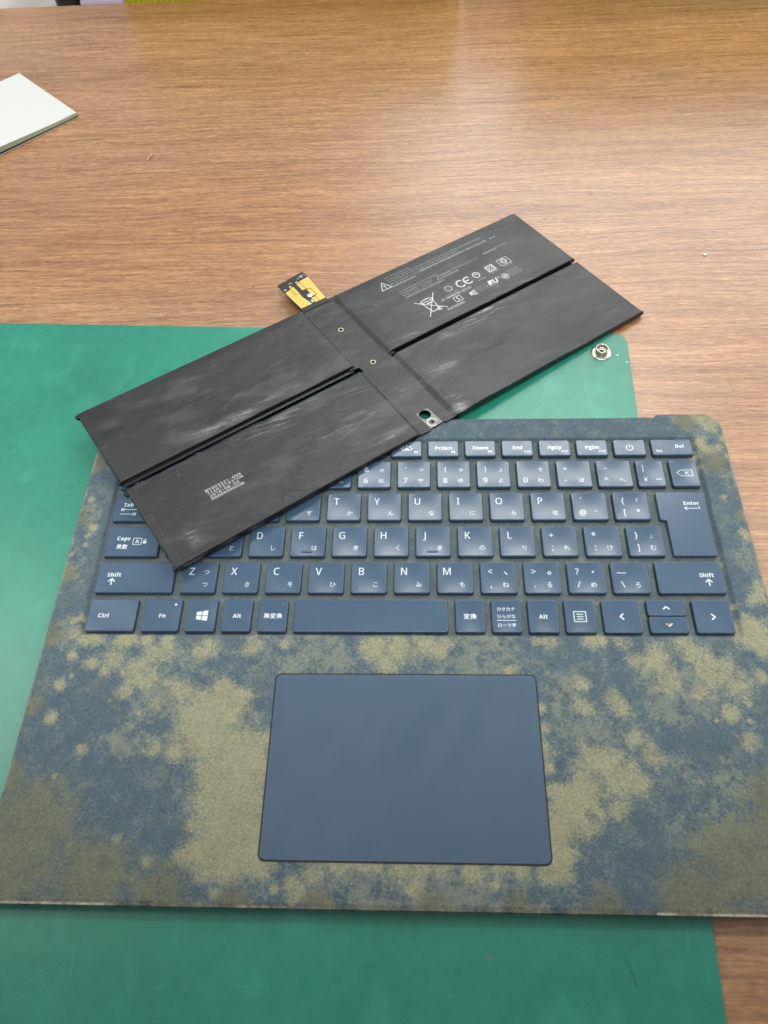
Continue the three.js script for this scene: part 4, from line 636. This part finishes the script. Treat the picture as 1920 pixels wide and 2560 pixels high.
// flexible gold-padded connector at the back of the strip
{
  const f = new THREE.Group(); f.name = 'flex_connector'; f.position.set(141.9 * MM, -1.3 * MM, -1 * MM); f.rotation.x = D(-3); pack.add(f); f.userData.label = 'black connector tab with gold pads';
  const film = phys({ color: rgb(34, 37, 38), roughness: 0.35 });
  const gold = phys({ color: new THREE.Color(0.86, 0.6, 0.17), metalness: 0.8, roughness: 0.34 });
  const s = roundPoly([[-8.8, 2], [-9.0, -19.4], [-8.8, -27.6], [9.5, -30.2], [10.0, -24.4], [7.7, -1.4], [7.7, 2]], 0.4), h = new THREE.Path(); h.absarc(-1.6, -25.0, 1.15, 0, Math.PI * 2, true); s.holes.push(h);
  part('tab_film', extruded(s, 0.35, 0, 20), film, f);
  const pad = (pts, dy = 0.37) => part('gold_pad', extruded(roundPoly(pts, 0.25), 0.1, 0.02, 4).translate(0, dy, 0), gold, f);
  pad([[-8.6, -18.8], [-4.8, -19.6], [-4.6, -13.2], [-2.4, -13.2], [-2.6, -9.6], [-1.2, -1.5], [-8.4, -1.5]]);   // long pad
  pad([[-4.5, -20.6], [-2.0, -20.9], [-2.2, -13.6], [-4.3, -13.5]]);
  pad([[3.2, -23.0], [9.7, -24.0], [7.6, -1.5], [3.6, -1.5], [3.6, -6.2], [5.3, -6.6], [5.5, -14.4], [3.1, -14.6]]);
  pad([[0.7, -22.0], [2.9, -22.6], [2.8, -15.2], [0.6, -15.0]]); pad([[0.9, -6.0], [3.3, -6.1], [3.3, -1.5], [0.9, -1.5]]);
  pad([[2.9, -14.0], [5.1, -13.8], [5.0, -7.0], [2.7, -7.2]]);
  const solder = phys({ color: rgb(220, 222, 224), metalness: 0.8, roughness: 0.25 });
  part('solder_blob', new THREE.SphereGeometry(1, 24, 14).scale(1.5, 0.5, 1.9).translate(1.4, 0.5, -8.6), solder, f);
  part('solder_blob', new THREE.SphereGeometry(1, 20, 12).scale(0.6, 0.35, 1.4).translate(-0.1, 0.45, -3.6), solder, f);
  for (const [x, z] of [[1.6, -23.2], [-3.4, -21.9]]) part('solder_blob', new RoundedBoxGeometry(1.5, 0.35, 1.4, 2, 0.15).translate(x, 0.5, z), solder, f);
  for (const [x, z] of [[-7.2, -21.2], [6.6, -26.2]]) part('printed_mark', new RoundedBoxGeometry(1.4, 0.1, 0.6, 1, 0.04).translate(x, 0.42, z), std({ color: rgb(225, 228, 228), roughness: 0.7 }), f);
  part('printed_line', new THREE.TubeGeometry(new THREE.CatmullRomCurve3([[3.2, -25.2], [6.4, -27.4], [8.3, -27.6], [9.3, -25.2]].map(([x, z]) => new THREE.Vector3(x, 0.36, z)), false, 'catmullrom', 0.1), 30, 0.12, 6), std({ color: rgb(190, 194, 194), roughness: 0.7 }), f);
}

// ---------------------------------------------------------------- notepad
{
  // local x runs along the edge from its far corner to the near rounded corner, z from there off to the side
  const t = thing('notepad', 'white notepad with curled pages lying at the edge of the table', 'notepad', [-239.6, 0, -291.2], D(-44.2));
  const L = 81, Wd = 150, paper = std({ color: rgb(190, 192, 191), roughness: 0.8 });
  const lift = (z) => 2.2 * smooth(z, 8, 90);
  const layer = (y, th, mat, name, back = 0) => {
    const f = (u, v) => { const x = -lerp(0, L, u), z = lerp(back, Wd, v); return [x, z]; };
    const top = sheet(30, 40, (u, v) => { const [x, z] = f(u, v), k = smooth(-x, 60, 0); return [x, y + th + lift(z) * k * (y / 3), z, x * 0.01, z * 0.01]; }); top.index.array.reverse(); top.computeVertexNormals();
    const bot = sheet(30, 40, (u, v) => { const [x, z] = f(u, v), k = smooth(-x, 60, 0); return [x, y + lift(z) * k * (y / 3), z, 0, 0]; });
    const outline = []; for (let i = 0; i <= 30; i++) outline.push([i / 30, 0]); for (let i = 1; i <= 40; i++) outline.push([1, i / 40]); for (let i = 1; i <= 30; i++) outline.push([1 - i / 30, 1]); for (let i = 1; i <= 40; i++) outline.push([0, 1 - i / 40]);
    const side = sheet(outline.length - 1, 1, (u, v) => { const [a, b] = outline[Math.round(u * (outline.length - 1))], [x, z] = f(a, b), k = smooth(-x, 60, 0); return [x, y + (1 - v) * th + lift(z) * k * (y / 3), z, 0, 0]; });
    return part(name, mergeGeometries([top, bot, side]), mat, t);
  };
  const edgeTint = std({ color: rgb(172, 182, 158), roughness: 0.85, side: THREE.DoubleSide }), pw = paper; pw.side = THREE.DoubleSide;
  layer(0.02, 0.25, std({ color: rgb(176, 190, 190), roughness: 0.6, side: THREE.DoubleSide }), 'backing_sheet');
  layer(0.5, 0.5, std({ color: rgb(22, 34, 38), roughness: 0.5, side: THREE.DoubleSide }), 'cover');
  for (let k = 0; k < 5; k++) layer(1.15 + k * 0.42, 0.36, edgeTint, 'page_block', k * 0.12);
  layer(3.3, 0.12, pw, 'top_page', 0.8);
}
// ---------------------------------------------------------------- added block, out of view, in place of the person shading the near end
{
  const t = thing('unseen_light_blocker', 'unseen dark block standing in for the person who shades the near end of the table', 'light blocker', [165, 0, 368]);
  const blockerMat = std({ color: rgb(34, 35, 37), roughness: 0.5 });
  part('blocker_base', new RoundedBoxGeometry(760, 150, 90, 3, 8).translate(0, 75.4, 0), blockerMat, t);
  part('lid', new RoundedBoxGeometry(760, 250, 90, 3, 8).translate(0, 276.6, 0), blockerMat, t);  // upper half of the added block
  for (const x of [-170, 170]) part('blocker_latch', new RoundedBoxGeometry(44, 52, 8, 2, 2).translate(x, 150, -49.2), std({ color: rgb(120, 122, 124), metalness: 0.8, roughness: 0.35 }), t);
  part('blocker_handle', new THREE.TorusGeometry(55, 8, 12, 40, Math.PI).translate(0, 397, 0), blockerMat, t);
}
// ---------------------------------------------------------------- crumbs
{
  const crumb = (name, label, x, z, r, color) => { const g = new THREE.IcosahedronGeometry(1, 2), p = g.attributes.position; for (let i = 0; i < p.count; i++) { const k = 0.7 + 0.6 * noise(p.getX(i) * 2 + 9 + x, p.getY(i) * 2 + p.getZ(i) * 3 + 5, 3); p.setXYZ(i, p.getX(i) * r * k, p.getY(i) * r * 0.6 * k, p.getZ(i) * r * 0.8 * k); } g.computeVertexNormals();
    const m = part(name, g, std({ color, roughness: 0.8 }), scene); m.position.set(x * MM, r * 0.5 * MM, z * MM); tag(m, label, 'crumb'); };
  crumb('crumb', 'white crumb on the bare wood beyond the printed battery cell', 175.1, -127.6, 1.0, rgb(236, 236, 232));
  crumb('crumb', 'dark brown crumb on the wood between mat and connector tab', -91, -106, 0.45, rgb(70, 44, 28));
  const c = part('wood_shaving', new THREE.TubeGeometry(new THREE.CatmullRomCurve3([[-176.6, -242, 0.4], [-176.0, -239.6, 1.2], [-177.6, -237.6, 1.0], [-178.2, -235.2, 0.4]].map(([x, z, y]) => new THREE.Vector3(x, y, z))), 24, 0.4, 6), std({ color: rgb(206, 160, 132), roughness: 0.8 }), scene);
  tag(c, 'small curled pale shaving on the open wood of the table', 'shaving');
}
scene.traverse((o) => { if (o.isMesh) o.castShadow = o.receiveShadow = true; });
renderer.render(scene, camera);
